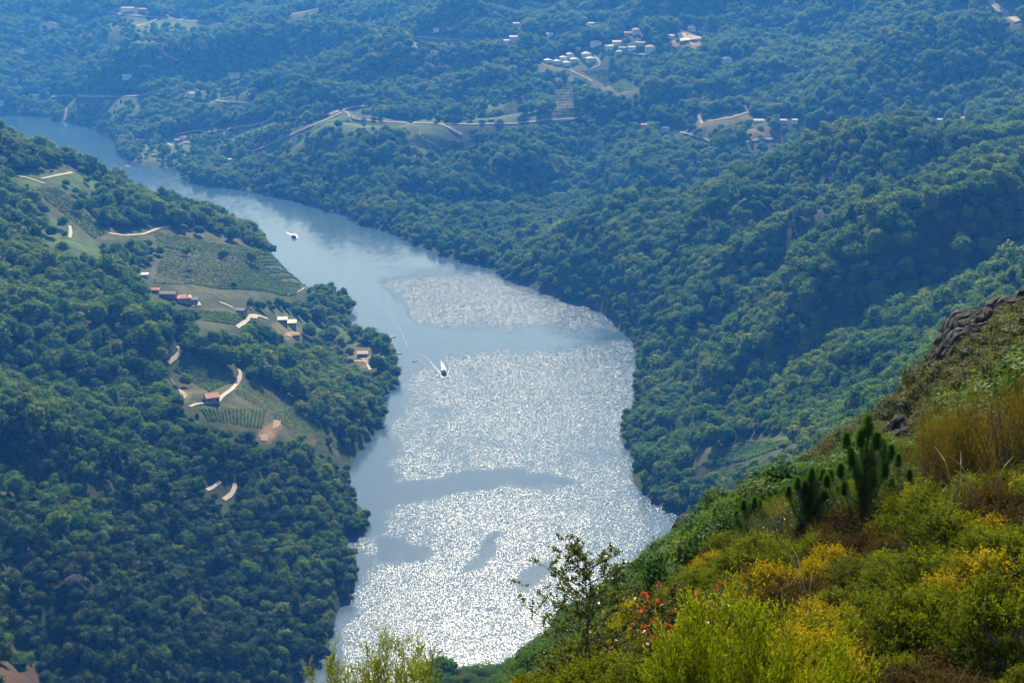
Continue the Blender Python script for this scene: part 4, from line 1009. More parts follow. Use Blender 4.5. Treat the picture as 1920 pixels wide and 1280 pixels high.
vineyard('slanting vineyard left of the striped one on the far slope', [(938, 216), (974, 214), (984, 180), (952, 186)], 7, 2.0, 1.0)
vineyard('hazy vineyard under the long far road', [(762, 270), (822, 284), (876, 268), (786, 250)], 9, 2.0, 1.0)
vineyard('vineyard beside the straight lane below the village', [(1090, 134), (1160, 174), (1196, 168), (1146, 130)], 10, 2.0, 1.0)
vineyard('vineyard below the white curving road across the river', [(396, 252), (424, 284), (486, 266), (500, 234)], 9, 2.0, 1.0)

# ------------------------------------------------------------------ boats
m_hull = plain('dark boat hull', (0.05, 0.03, 0.03), (0.10, 0.05, 0.04), 1.0, 0.4)
m_white = plain('white boat paint', (0.70, 0.70, 0.68), (0.80, 0.80, 0.78), 1.0, 0.4)
m_red = plain('dull red awning', (0.30, 0.08, 0.05), (0.38, 0.12, 0.08), 1.0, 0.7)
m_blk = plain('weathered dark boat', (0.035, 0.035, 0.04), (0.07, 0.07, 0.08), 1.0, 0.6)
def hull(L, W, H, n=10):
    """pointed bow at -y, flat stern at +y, open sheer line rising to the bow"""
    vs = []; fs = []
    for i in range(n + 1):
        t = i / n; y = L * (t - 0.5)
        w = W * 0.5 * min(1.0, (t / 0.42) ** 0.65) if t > 0 else 0.02
        zt = H * (1 + 0.45 * (1 - t) ** 3)
        vs += [(-w, y, zt), (-w * 0.82, y + (0.06 * L if i == 0 else 0), -0.5), (w * 0.82, y + (0.06 * L if i == 0 else 0), -0.5), (w, y, zt)]
    for i in range(n):
        a = i * 4; b = a + 4
        for k in range(3): fs.append((a + k, b + k, b + k + 1, a + k + 1))
        fs.append((a + 3, b + 3, b, a))
    fs.append((n * 4, n * 4 + 1, n * 4 + 2, n * 4 + 3)); fs.append((3, 2, 1, 0))
    return MB().poly(vs, fs)
def tour_boat(label, px, py, yaw, L, W, top):
    x, y = on_water(px, py); e = bpy.data.objects.new('tour_boat', None); COL.objects.link(e)
    e.location = (float(x), float(y), 0.0); e.rotation_euler = (0, 0, math.radians(yaw)); tag(e, label, 'boat', 'tour boats under way')
    hull(L, W, 1.3).build('hull', m_hull, e)
    b = MB(); b.box(-W * .42, -L * .18, 1.32, W * .42, L * .40, 2.7); cb = b.build('cabin', m_white, e)
    for s in (-1, 1):
        for k in range(5):
            y0 = -L * .15 + k * L * .105
            MB().box(s * W * .42 - .04, y0, 1.75, s * W * .42 + .04, y0 + L * .08, 2.45).build('window', m_glass, cb)
    MB().box(-W * .36, -L * .18 - .06, 1.75, W * .36, -L * .18 - .01, 2.45).build('windscreen', m_glass, cb)
    r = MB(); r.box(-W * .47, -L * .2, 4.5, W * .47, L * .42, 4.65); r.build('awning', top, e)
    for s in (-1, 1):
        for yy in (-.17, .1, .38): MB().tube([(s * W * .4, L * yy, 2.7), (s * W * .4, L * yy, 4.5)], [.06, .06], 6).build('awning_post', m_white, e)
    rl = MB(); rl.tube([(-W * .36, -L * .22, 2.4), (-W * .2, -L * .38, 2.6), (0, -L * .47, 2.75), (W * .2, -L * .38, 2.6), (W * .36, -L * .22, 2.4)], [.05] * 5, 5); rl.build('rail', m_white, e)
tour_boat('dark hulled tour boat heading to the viewer ahead of a white wake', 833, 700, 14, 14, 4.3, m_blk)
tour_boat('smaller looking tour boat with red awning farther upriver', 552, 445, 28, 15, 4.8, m_red)
def small_boat(label, px, py, yaw, L, W, m, nm='rowing_boat'):
    x, y = on_water(px, py); e = bpy.data.objects.new(nm, None); COL.objects.link(e)
    e.location = (float(x), float(y), 0.0); e.rotation_euler = (0, 0, math.radians(yaw)); tag(e, label, 'boat', 'moored boats by the promontory')
    hull(L, W, 0.55).build('hull', m, e)
    for yy in (-.15, .12, .34): MB().box(-W * .45, L * yy, .57, W * .45, L * yy + .35, .66).build('thwart', m_post, e)
    MB().box(-.25, L * .48, .1, .25, L * .5 + .5, 1.3).build('outboard_motor', m_blk, e)
small_boat('moored dark boat nearest the grassy bank', 703, 629, 84, 5.6, 1.9, m_blk)
small_boat('moored long dark red boat right of the first moored one', 736, 632, 96, 6.4, 1.7, m_hull)
small_boat('small moored boat close to the tip of the promontory', 749, 663, 95, 4.4, 1.5, m_blk)
small_boat('small dark boat alone left of the white wake', 779, 677, 100, 4.2, 1.7, m_blk)
small_boat('tiny pale boat by the far wooded shore', 240, 312, 80, 11.0, 3.4, m_white, 'motor_boat')

# foam behind the boats
m_foam, nt, out = mat('white wake foam')
ge = N(nt, 'ShaderNodeNewGeometry'); at = N(nt, 'ShaderNodeAttribute', attribute_name='foam')
nz = N(nt, 'ShaderNodeTexNoise', Scale=0.7, Detail=5.0, Roughness=0.7); nt.links.new(ge.outputs['Position'], nz.inputs['Vector'])
a_ = N(nt, 'ShaderNodeMath', operation='ADD'); nt.links.new(nz.outputs['Fac'], a_.inputs[0]); nt.links.new(at.outputs['Fac'], a_.inputs[1])
al = ramp(nt, [(0.72, (0, 0, 0)), (0.98, (1, 1, 1))], a_.outputs[0])
df = N(nt, 'ShaderNodeBsdfDiffuse', Color=(0.9, 0.92, 0.92, 1)); tp = N(nt, 'ShaderNodeBsdfTransparent'); mx = N(nt, 'ShaderNodeMixShader')
nt.links.new(al.outputs[0], mx.inputs[0]); nt.links.new(tp.outputs[0], mx.inputs[1]); nt.links.new(df.outputs[0], mx.inputs[2]); nt.links.new(mx.outputs[0], out.inputs['Surface'])
def wake(label, strips):
    V = []; F = []; A = []
    for li, (pts, w0, w1, f0, f1) in enumerate(strips):
        P2 = []
        for i in range(len(pts) - 1):
            for k in range(8):
                t = k / 8; P2.append((pts[i][0] * (1 - t) + pts[i + 1][0] * t, pts[i][1] * (1 - t) + pts[i + 1][1] * t))
        P2.append(pts[-1])
        x, y = on_water(np.array([p[0] for p in P2]), np.array([p[1] for p in P2])); xy = np.c_[x, y]
        tn = np.gradient(xy, axis=0); tn /= np.linalg.norm(tn, axis=1, keepdims=True); nr = np.c_[-tn[:, 1], tn[:, 0]]
        t = np.linspace(0, 1, len(xy)); w = w0 + (w1 - w0) * t; f = f0 + (f1 - f0) * t; b = len(V)
        for i in range(len(xy)):
            for s, g in ((-1, -0.25), (-.5, 0), (0, .08), (.5, 0), (1, -0.25)):
                q = xy[i] + nr[i] * w[i] * .5 * s; V.append((q[0], q[1], 0.06 + 0.03 * li)); A.append(f[i] + g)
        for i in range(len(xy) - 1):
            for k in range(4): F.append((b + i * 5 + k, b + i * 5 + k + 1, b + i * 5 + 6 + k, b + i * 5 + 5 + k))
    me = mesh_np('wake_foam', V, F, m_foam); a = me.attributes.new('foam', 'FLOAT', 'POINT'); a.data.foreach_set('value', np.array(A, np.float32))
    return tag(link('wake_foam', me), label, kind='stuff')
wake('white foam trailing behind the nearer tour boat', [([(833, 697), (831, 688), (828, 678), (822, 664)], 4, 7, .62, .0), ([(828, 702), (818, 690), (800, 670), (780, 656), (764, 648)], 2.2, 3.5, .30, .06), ([(839, 702), (843, 690), (836, 668), (829, 652)], 2.2, 3.5, .28, .0),
     ([(764, 648), (752, 622), (736, 594), (706, 556), (660, 516)], 4, 8, .16, .06), ([(788, 640), (776, 616), (758, 590), (724, 552)], 4, 7, .12, .04), ([(826, 704), (833, 709), (840, 704)], 2, 2, .3, .3)])
wake('white foam trailing behind the farther tour boat', [([(551, 442), (544, 439), (536, 435), (528, 431)], 4, 9, .55, .05), ([(556, 446), (556, 441), (553, 437)], 4, 5, .45, .2)])

# ------------------------------------------------------------------ rocks
m_rock, nt, out = mat('grey brown rock')
tc = N(nt, 'ShaderNodeNewGeometry'); nz = N(nt, 'ShaderNodeTexNoise', Scale=0.8, Detail=8.0, Roughness=0.65); nt.links.new(tc.outputs['Position'], nz.inputs['Vector'])
rp = ramp(nt, [(0.3, (0.008, 0.008, 0.007)), (0.5, (0.022, 0.021, 0.018)), (0.62, (0.060, 0.056, 0.050)), (0.72, (0.026, 0.034, 0.012))], nz.outputs['Fac'])  # shade of the viewer-facing rock sides painted in as near-black tones
pb = N(nt, 'ShaderNodeBsdfPrincipled', Roughness=0.9); pb.inputs['Specular IOR Level'].default_value = 0.15; nt.links.new(rp.outputs[0], pb.inputs['Base Color'])
vo = N(nt, 'ShaderNodeTexVoronoi', Scale=1.1, feature='DISTANCE_TO_EDGE'); nt.links.new(tc.outputs['Position'], vo.inputs['Vector'])
vm = N(nt, 'ShaderNodeMath', operation='MULTIPLY_ADD'); vm.inputs[1].default_value = 2.0; nt.links.new(vo.outputs['Distance'], vm.inputs[0]); nt.links.new(nz.outputs['Fac'], vm.inputs[2])
bp = N(nt, 'ShaderNodeBump', Strength=1.0); bp.inputs['Distance'].default_value = 0.5; nt.links.new(vm.outputs[0], bp.inputs['Height']); nt.links.new(bp.outputs[0], pb.inputs['Normal'])
nt.links.new(pb.outputs[0], out.inputs['Surface'])
IV3, IF3 = ico(4)
def rock_mesh(seed):
    r = np.random.default_rng(seed); nn = unit(11, r); h = r.uniform(0.45, 1.0, 11)
    dt = IV3 @ nn.T; rad = np.min(np.where(dt > 0.12, h / np.maximum(dt, 0.12), 9.0), axis=1)
    rad = np.minimum(rad, 1.35)
    v = IV3 * rad[:, None]
    v += IV3 * (0.16 * fbm(v[:, 0] * 4.3 + v[:, 2] * 3.7, v[:, 1] * 4.3 - v[:, 2] * 2.1, seed, 4))[:, None]
    return mesh_np('rock', v, IF3, m_rock, False)
ROCKS = [rock_mesh(900 + i) for i in range(6)]
def rock(label, px, d, size, sink=0.3, flat=0.8, i=0, lift=0.0, group=None):
    a, _ = ray(px, 700); a = float(a); x, y = math.sin(a) * d, math.cos(a) * d
    size *= 0.62 if d < 84 or d > 100 else 1.0; lift *= 0.3
    o = link('rock', ROCKS[i % 6]); o.location = (x, y, float(ground(x, y)) + size * (0.5 - sink) * flat + lift)
    o.rotation_euler = (0.3 * (i % 3 - 1), 0.25 * ((i * 7) % 3 - 1), i * 1.7); o.scale = (size * .62, size * .55, size * .6 * flat)
    return tag(o, label, 'rock', group)
G1 = 'rocks of the crag at the right edge'
CR = [(1768, 98, 2.2), (1776, 97, 2.8), (1786, 96, 2.4), (1797, 97, 3.0), (1822, 97, 4.0), (1808, 96, 2.8), (1833, 95, 3.0), (1846, 95, 3.2), (1858, 94, 2.8), (1870, 95, 3.6), (1882, 94, 3.0), (1895, 94, 3.4), (1907, 93, 3.8), (1920, 93, 3.6), (1934, 92, 3.8)]
for i, (px, d, s) in enumerate(CR):
    rock(('leftmost dark rock of the crag at the right edge' if i == 0 else 'upright dark rock jutting above the left part of the crag' if i == 4 else 'dark jagged rock along the crag at the right edge'), px, d, s * 1.0, 0.58, 1.15, i, 0.0, G1)
for i, (px, d, s) in enumerate([(1784, 93, 2.2), (1812, 91, 2.4), (1850, 90, 2.6), (1884, 88, 2.6), (1912, 87, 2.6)]):
    rock('dark jagged rock along the crag at the right edge', px, d, s, 0.3, 0.9, i + 3, 0, G1)
for i, (px, d, s) in enumerate([(1682, 74, 1.9), (1694, 70, 2.3), (1706, 73, 2.6), (1714, 68, 1.7), (1728, 72, 2.2), (1740, 78, 1.8)]):
    rock('pale grey rock in the scrub right of the young pine', px, d, s, 0.2, 1.1, i + 1, 0.2, 'rocks right of the young pine')
for i, (px, d, s) in enumerate([(1288, 158, 6.0), (1298, 154, 5.0), (1306, 150, 5.6), (1318, 150, 4.6), (1330, 146, 5.0), (1340, 142, 4.0), (1296, 140, 4.0), (1376, 128, 4.0), (1390, 124, 3.6)]):
    rock('brown grey rock on the spur edge above the water', px, d, s, 0.2, 1.0, i + 2, 0.4, 'rocks on the spur edge')
for i, (px, py, s) in enumerate([(20, 1030, 26), (50, 1060, 30), (90, 1085, 24), (130, 1075, 22), (150, 1110, 20), (30, 1110, 30)]):
    p = hit(px, py); o = link('rock', ROCKS[i % 6]); o.location = (p.x, p.y, p.z - s * .28); o.scale = (s * .45, s * .3, s * .55); o.rotation_euler = (0.1, 0.1 * i, i)
    tag(o, 'dark cliff rock in the shaded lower left gully', 'rock', 'cliff rocks lower left')

# ------------------------------------------------------------------ scrub on the spur between the near slope and the river
m_scrub = leaf_mat('green scrub leaves', [(0.1, (0.030, 0.085, 0.010)), (0.5, (0.060, 0.125, 0.014)), (0.8, (0.095, 0.150, 0.020)), (1.0, (0.150, 0.140, 0.030))], 0.42, 0.55, 0.7, 0.06)
m_scrub2 = leaf_mat('olive scrub leaves', [(0.1, (0.045, 0.060, 0.014)), (0.5, (0.085, 0.095, 0.020)), (0.8, (0.130, 0.115, 0.030)), (1.0, (0.16, 0.11, 0.035))], 0.38, 0.6, 0.8, 0.06)
for i in range(4):
    proto('scrub', i, crown_mesh('foliage', 400 + i, m_scrub, 3.0, 3.4, 16 + i, 3200, 0.085, base=0.02), trunk_mesh('stem', 60 + i, m_bark, 2.6, 0.07, 6), 3.0, 3.4)
for i in range(3):
    proto('brush', i, crown_mesh('foliage', 420 + i, m_scrub2, 2.0, 2.8, 18 + i, 3000, 0.065, base=0.0), trunk_mesh('stem', 70 + i, m_bark, 1.7, 0.05, 6), 2.0, 2.8)
sx, sy, ss = [], [], []
for d0, d1, s in ((44, 90, 1.7), (90, 170, 3.2), (170, 470, 5.0)):
    x, y = poisson_polar(d0, d1, -0.22, 0.42, s, seed=int(d0)); sx.append(x); sy.append(y); ss.append(np.full(len(x), s))
sx = np.concatenate(sx); sy = np.concatenate(sy); ss = np.concatenate(ss)
sz = ground(sx, sy); sdm = np.hypot(sx, sy)
spx, spy, sdep = project(sx, sy, sz)
c_ = bil(CUM, np.arctan2(sx, sy), np.log(sdm * 0.98))
ok = ((CAM_H - sz - 3.0) / sdm < c_ + 0.02) & (spx > -60) & (spx < 2000) & (spy < 1420) & (sz > 150)
# keep the crags bare
ok &= ~((spx > 1765) & (sdm > 84) & (rng.random(len(sx)) < 0.9)); ok &= ~((np.abs(spx - 1710) < 30) & (sdm > 60) & (sdm < 82)); ok &= ~((np.abs(spx - 1310) < 26) & (sdm > 128) & (sdm < 170))
sx, sy, sz, ss, sdm, spx, spy = (q[ok] for q in (sx, sy, sz, ss, sdm, spx, spy))
ns = len(sx)
sk = (fbm(sx / 14, sy / 14, 91, 3) + np.where(spx > 1420, 0.30, -0.10) > 0.05).astype(int)     # 0 green scrub, 1 olive brush
sscale = np.where(sk == 0, ss / 2.7, ss / 2.1) * rng.uniform(0.65, 1.25, ns)
sscale = np.minimum(sscale, np.where(sdm < 90, 0.8, np.where(sdm < 170, 1.05, np.where(sdm < 290, 1.5, 1.15))))
srot = rng.uniform(0, 6.28, ns); svar = np.where(sk == 0, rng.integers(0, 4, ns), rng.integers(0, 3, ns))
show = sscale / sdm * (((CAM_H - sz - 2.0 * sscale) / sdm) < bil(CUM, np.arctan2(sx, sy), np.log(sdm * 0.97)) - 0.0005) * (spy - 60 < 1280) * (spx < 1930)
single = np.zeros(ns, bool)
for q in (0, 1):
    w_ = np.where(sk == q, show, 0); o_ = np.argsort(-w_)[:300]; single[o_[w_[o_] > 0]] = True
print('scrub', ns, single.sum())
for i in np.nonzero(single)[0]:
    kd = ('scrub', 'brush')[sk[i]]; cr, tk, ph, pw = PROTO[kd][svar[i]]
    e = bpy.data.objects.new('scrub_bush' if sk[i] == 0 else 'brush_bush', None); COL.objects.link(e)
    e.location = (sx[i], sy[i], sz[i] - 0.15); e.rotation_euler = (0, 0, srot[i]); s = float(sscale[i]); e.scale = (s, s, s)
    z_ = ('at the low end of the spur' if spx[i] < 1050 else 'behind the young oak on the spur' if spx[i] < 1220 else 'by the rocks of the spur edge' if spx[i] < 1420 else 'behind the small pines' if spx[i] < 1600 else 'around the grey rocks by the young pine' if spx[i] < 1760 else 'just below the crag')
    z_ = ('large ' if s > 1.3 else 'small ' if s < .6 else '') , z_
    tag(e, (z_[0] + 'round green bush ' if sk[i] == 0 else z_[0] + 'low olive brown bush ') + z_[1], 'bush', ('green bushes ' if sk[i] == 0 else 'olive bushes ') + z_[1])
    link('stem', tk, e); link('foliage', cr, e)
pool2 = bpy.data.collections.new('scrub shapes')
for k, (cr, tk, ph, pw) in enumerate(PROTO['scrub'] + PROTO['brush']): pool2.objects.link(bpy.data.objects.new('%02d scrub shape' % k, cr))
ng2 = FOREST_NG.copy(); [q for q in ng2.nodes if q.bl_idname == 'GeometryNodeCollectionInfo'][0].inputs['Collection'].default_value = pool2
s = np.nonzero(~single)[0]
me = mesh_np('scrub', np.c_[sx[s], sy[s], sz[s] - 0.15], [])
a = me.attributes.new('pick', 'INT', 'POINT'); a.data.foreach_set('value', (svar[s] + 4 * sk[s]).astype(np.int32))
a = me.attributes.new('size', 'FLOAT', 'POINT'); a.data.foreach_set('value', sscale[s].astype(np.float32))
a = me.attributes.new('turn', 'FLOAT', 'POINT'); a.data.foreach_set('value', srot[s].astype(np.float32))
o = link('scrub', me); o.modifiers.new('bushes', 'NODES').node_group = ng2; tag(o, 'dense scrub covering the rest of the spur', kind='stuff')

# ------------------------------------------------------------------ plants of the near slope
class PB:
    """plant builder: needle or leaf blades as triangles, stems as three-sided tubes"""
    def __init__(s): s.V = []; s.F = []; s.T = []; s.n = 0
    def blades(s, base, dirs, length, width, tip, r, sag=0.0):
        k = len(base); dirs = dirs / (np.linalg.norm(dirs, axis=1, keepdims=True) + 1e-9)
        u = np.cross(dirs, unit(k, r)); u /= np.linalg.norm(u, axis=1, keepdims=True) + 1e-9
        L = (np.asarray(length) * np.ones(k))[:, None]; W = (np.asarray(width) * np.ones(k))[:, None]
        m_ = base + dirs * L * 0.45
        t_ = base + dirs * L; t_[:, 2] -= sag * L[:, 0]
        v = np.stack([base, m_ + u * W * 0.5, t_, m_ - u * W * 0.5], 1).reshape(-1, 3)
        s.V.append(v); s.F.append(np.arange(4 * k).reshape(-1, 4) + s.n); s.n += 4 * k
        s.T.append(np.repeat(np.asarray(tip) * np.ones(k), 4))
    def sprigs(s, org, dirs, length, nl, ll, lw, spread, tip0, tip1, r, curve=0.25):
        """nl blades along each sprig"""
        k = len(org); dirs = dirs / np.linalg.norm(dirs, axis=1, keepdims=True)
        L = np.asarray(length) * np.ones(k)
        bend = unit(k, r) * curve
        for q in range(nl):
            t = (q + r.uniform(0, 1, k)) / nl
            d = dirs + bend * t[:, None]
            p = org + d * (L * t)[:, None]
            ld = dirs * (1.0 - spread) + unit(k, r) * spread
            s.blades(p, ld, ll * (1.1 - 0.4 * t), lw, tip0 + (tip1 - tip0) * t, r)
        return s
    def mesh(s, name, m):
        me = mesh_np(name, np.concatenate(s.V), np.concatenate(s.F), m)
        a = me.attributes.new('tip', 'FLOAT', 'POINT'); a.data.foreach_set('value', np.concatenate(s.T).astype(np.float32))
        return me

def stems(name, seed, n_, R, H, m, r0=0.012, spread=1.0):
    r = random.Random(seed); b = MB()
    for i in range(n_):
        a = r.random() * 6.283; q = R * math.sqrt(r.random()) * spread; h = H * r.uniform(.55, .95)
        x, y = math.cos(a) * q, math.sin(a) * q
        b.tube([(x * .12, y * .12, -.25), (x * .45 + r.gauss(0, .03), y * .45 + r.gauss(0, .03), h * .5), (x, y, h)], [r0 * 1.3, r0, r0 * .3], 4, False)
    return b.mesh(name, m)

m_twig = plain('grey brown twigs', (0.10, 0.07, 0.05), (0.20, 0.16, 0.13), 6.0, 0.85)
m_gorse = leaf_mat('gorse spines', [(0.1, (0.010, 0.020, 0.003)), (0.5, (0.028, 0.044, 0.004)), (0.9, (0.075, 0.085, 0.007))], 0.42, 0.6, 2.2, 0.05, (0.240, 0.275, 0.006))  # tips' own colour; near-black bases also paint gap shade, bright tips backlit glow
m_gold = leaf_mat('golden gorse', [(0.1, (0.016, 0.024, 0.003)), (0.5, (0.045, 0.052, 0.004)), (0.9, (0.120, 0.100, 0.006))], 0.42, 0.6, 2.2, 0.06, (0.600, 0.430, 0.006))
m_rust = leaf_mat('rusty heath', [(0.1, (0.016, 0.012, 0.005)), (0.5, (0.034, 0.024, 0.008)), (0.9, (0.062, 0.048, 0.010))], 0.34, 0.7, 2.5, 0.05, (0.125, 0.080, 0.016))
m_plume = leaf_mat('feathery green heath', [(0.1, (0.024, 0.040, 0.003)), (0.5, (0.055, 0.082, 0.004)), (0.9, (0.120, 0.145, 0.008))], 0.44, 0.6, 3.0, 0.05, (0.260, 0.300, 0.007))
m_broom = leaf_mat('dark broom', [(0.1, (0.030, 0.060, 0.010)), (0.5, (0.055, 0.085, 0.012)), (0.9, (0.085, 0.100, 0.018))], 0.35, 0.3, 1.5, 0.5, (0.110, 0.120, 0.02))
m_brown = leaf_mat('olive brown broom', [(0.1, (0.024, 0.030, 0.004)), (0.5, (0.055, 0.052, 0.006)), (0.9, (0.110, 0.080, 0.010))], 0.40, 0.5, 2.5, 0.1, (0.190, 0.130, 0.014))
m_needle = leaf_mat('pine needles', [(0.1, (0.014, 0.045, 0.004)), (0.5, (0.030, 0.080, 0.006)), (0.9, (0.060, 0.125, 0.010))], 0.38, 0.5, 2.0, 0.12, (0.085, 0.170, 0.012))
m_oakl = leaf_mat('young oak leaves', [(0.1, (0.040, 0.080, 0.010)), (0.5, (0.085, 0.125, 0.014)), (0.9, (0.140, 0.150, 0.020))], 0.52, 0.32, 3.0, 0.35, (0.130, 0.120, 0.02))
m_redl = leaf_mat('red tipped leaves', [(0.1, (0.040, 0.075, 0.012)), (0.5, (0.075, 0.110, 0.016)), (0.9, (0.120, 0.130, 0.020))], 0.40, 0.3, 2.0, 0.45, (0.420, 0.070, 0.020))
m_straw = plain('dry straw', (0.42, 0.32, 0.16), (0.58, 0.46, 0.26), 5.0, 0.8)

def cushions(r, n_, R, H, rl, zmin=0.1):
    c = []
    for i in range(n_):
        a = r.uniform(0, 6.283); q = R * math.sqrt(r.uniform(0, 1)); z = H * (zmin + (1 - zmin) * (1 - (q / R) ** 2) * r.uniform(.55, 1.0))
        c.append((math.cos(a) * q, math.sin(a) * q, z, rl * r.uniform(.7, 1.3)))
    return np.array(c)

def cushion_bush(seed, m, R, H, ncush, rl, nspr, sl, nl, ll, lw, spread, tip_top=1.0, upb=0.5):
    """gorse and heath: rounded cushions of short spiny sprigs"""
    r = np.random.default_rng(seed); b = PB(); cs = cushions(r, ncush, R, H, rl)
    for (x, y, z, q) in cs:
        k = int(nspr / ncush)
        d = unit(k, r); d[:, 2] = np.abs(d[:, 2]) * 1.1 - 0.25
        org = np.array([x, y, z]) + d * q * r.uniform(.45, 1.0, (k, 1))
        t = tip_top * (0.25 + 0.75 * max(0, z / H)) * r.uniform(.5, 1)
        b.sprigs(org, d + np.array([0, 0, upb]) + 0.3 * r.normal(size=d.shape), sl * r.uniform(.6, 1.2, k), nl, ll, lw, spread, 0.0, t, r)
    return b.mesh('foliage', m)

def plume_bush(seed, m, R, H, nplume, nspr, sl, nl, ll, lw, lean=0.28, spread=0.4, tip_top=0.8, pw=0.14):
    """heath and broom: upright feathery plumes"""
    r = np.random.default_rng(seed); b = PB()
    for i in range(nplume):
        a = r.uniform(0, 6.283); q = R * math.sqrt(r.uniform(0, 1)); x, y = math.cos(a) * q, math.sin(a) * q
        h = H * (1 - 0.45 * (q / R) ** 2) * r.uniform(.75, 1.05); k = nspr // nplume
        t = r.uniform(0.15, 1, k) ** 0.7
        ax = np.array([x * lean / R * 0.6, y * lean / R * 0.6, 1.0])
        cen = np.array([x, y, 0]) + ax * (h * t)[:, None]
        d = unit(k, r); d[:, 2] = 0
        wd = pw * np.sin(np.clip(t, .05, 1) * 2.7) ** 0.7 + 0.015
        org = cen + d * wd[:, None] * r.uniform(.3, 1, (k, 1))
        b.sprigs(org, ax + d * 0.35 + 0.16 * r.normal(size=d.shape), sl * r.uniform(.6, 1.2, k), nl, ll, lw, spread, 0.0, tip_top, r)
    return b.mesh('foliage', m)

def make_plant(name, parts):
    e = bpy.data.objects.new(name, None); COL.objects.link(e)
    for nm, me in parts: link(nm, me, e)
    return e

SHAPES = {
 'gorse': [(cushion_bush(500 + i, m_gorse, 0.70, 0.80, 30, 0.11, 900, .19, 15, .055, .012, .72), stems('stems', 500 + i, 18, .5, .7, m_twig)) for i in range(4)],
 'golden_gorse': [(cushion_bush(520 + i, m_gold, 0.60, 0.75, 26, 0.10, 760, .20, 15, .055, .012, .72), stems('stems', 520 + i, 16, .42, .65, m_twig)) for i in range(3)],
 'rusty_heath': [(cushion_bush(540 + i, m_rust, 0.66, 0.60, 24, 0.14, 640, .22, 13, .050, .013, .6), stems('stems', 540 + i, 60, .62, .66, m_twig, .006)) for i in range(3)],
 'feathery_heath': [(plume_bush(560 + i, m_plume, 0.75, 1.35, 40, 3600, .15, 9, .040, .009, .45, .4, .9, .10), stems('stems', 560 + i, 26, .6, 1.0, m_twig)) for i in range(2)],
 'heath_sprig': [(plume_bush(570 + i, m_plume, 0.55, 1.35, 17, 1300, .13, 8, .040, .009, .5, .42, .9, .065), stems('stems', 570 + i, 22, .5, 1.25, m_twig, .007)) for i in range(2)],
 'dark_broom': [(plume_bush(580 + i, m_broom, 0.60, 1.60, 30, 1900, .18, 7, .035, .011, .35, .5, .6, .13), stems('stems', 580 + i, 40, .6, 1.5, m_twig, .009)) for i in range(2)],
 'brown_broom': [(plume_bush(600 + i, m_brown, 0.70, 1.90, 36, 2600, .20, 8, .036, .010, .40, .35, .8, .12), stems('stems', 600 + i, 46, .7, 1.7, m_twig, .009)) for i in range(2)],
}
CATEG = {'gorse': 'bush', 'golden_gorse': 'bush', 'rusty_heath': 'heath', 'feathery_heath': 'bush', 'heath_sprig': 'bush', 'dark_broom': 'bush', 'brown_broom': 'bush'}
MASTER = {}
def plant(kind, a, d, scale, label, group=None, var=None, sink=0.08, rotz=None):
    fo, st = SHAPES[kind][(var if var is not None else random.randrange(99)) % len(SHAPES[kind])]
    x, y = math.sin(a) * d, math.cos(a) * d
    e = make_plant(kind, [('stems', st), ('foliage', fo)])
    e.location = (x, y, float(ground(x, y)) - sink * scale); e.rotation_euler = (random.uniform(-.12, .12), random.uniform(-.12, .12), random.random() * 6.28 if rotz is None else rotz)
    e.scale = (scale, scale, scale * random.uniform(.85, 1.15)); tag(e, label, CATEG[kind], group); return e
def az(px, py=1000): return float(ray(px, py)[0])

# carpet of gorse and heath over the near slope
nx, ny = poisson_polar(9.5, 46, -0.16, 0.40, 0.80, 0.48, seed=77)
nd = np.hypot(nx, ny); na = np.arctan2(nx, ny); nz_ = ground(nx, ny); npx, npy, _ = project(nx, ny, nz_ + 0.5)
kp = (npx < 1990) & (npy < 1400) & ((CAM_H - nz_ - 0.9) / nd < bil(CUM, na, np.log(nd * .97)) + 0.03)
kp &= (rng.random(len(nx)) < np.where(nd < 30, 1.0, 0.72))
nx, ny, nd, na, npx, npy = (q[kp] for q in (nx, ny, nd, na, npx, npy))
sel = fbm(nx / 2.6, ny / 2.6, 121, 3)
print('near plants', len(nx))
cnt = {}
for i in range(len(nx)):
    v = sel[i] * 0.75 + random.gauss(-0.03, .24)
    kd = 'golden_gorse' if v > 0.27 else ('gorse' if v > -0.08 else ('rusty_heath' if v > -0.52 else 'golden_gorse'))
    if npx[i] < 1150 and kd == 'rusty_heath' and random.random() < .5: kd = 'gorse'
    cnt[kd] = cnt.get(kd, 0) + 1
    if cnt[kd] > 330: continue
    P_, Q_ = npx[i], npy[i]
    zn = ('along the bottom edge left of the young oak' if P_ < 1040 else 'around the foot of the young oak' if P_ < 1200 else 'around the red tipped shrubs' if P_ < 1340 and Q_ > 1080 else 'behind the large feathery bush' if P_ < 1560 and Q_ > 1040 else 'in the bottom right corner' if Q_ > 1170
          else 'between the bottom corner and the brown brooms' if Q_ > 1020 and P_ > 1560 else 'at the foot of the brown brooms' if P_ > 1700 else 'below the young pine' if P_ > 1480 else 'on the edge of the near slope above the spur')
    sc_ = random.choice((.5, .6, .75, .9, 1.05, 1.3)) * random.uniform(.85, 1.1)
    lk = {'gorse': 'spiny green gorse cushion ', 'golden_gorse': 'golden tipped gorse bush ', 'rusty_heath': 'rusty brown heath clump '}[kd]
    plant(kd, na[i], nd[i], sc_, ('large ' if sc_ > 1.2 else 'small ' if sc_ < .75 else 'middling ') + lk + zn, lk + zn)
print(cnt)

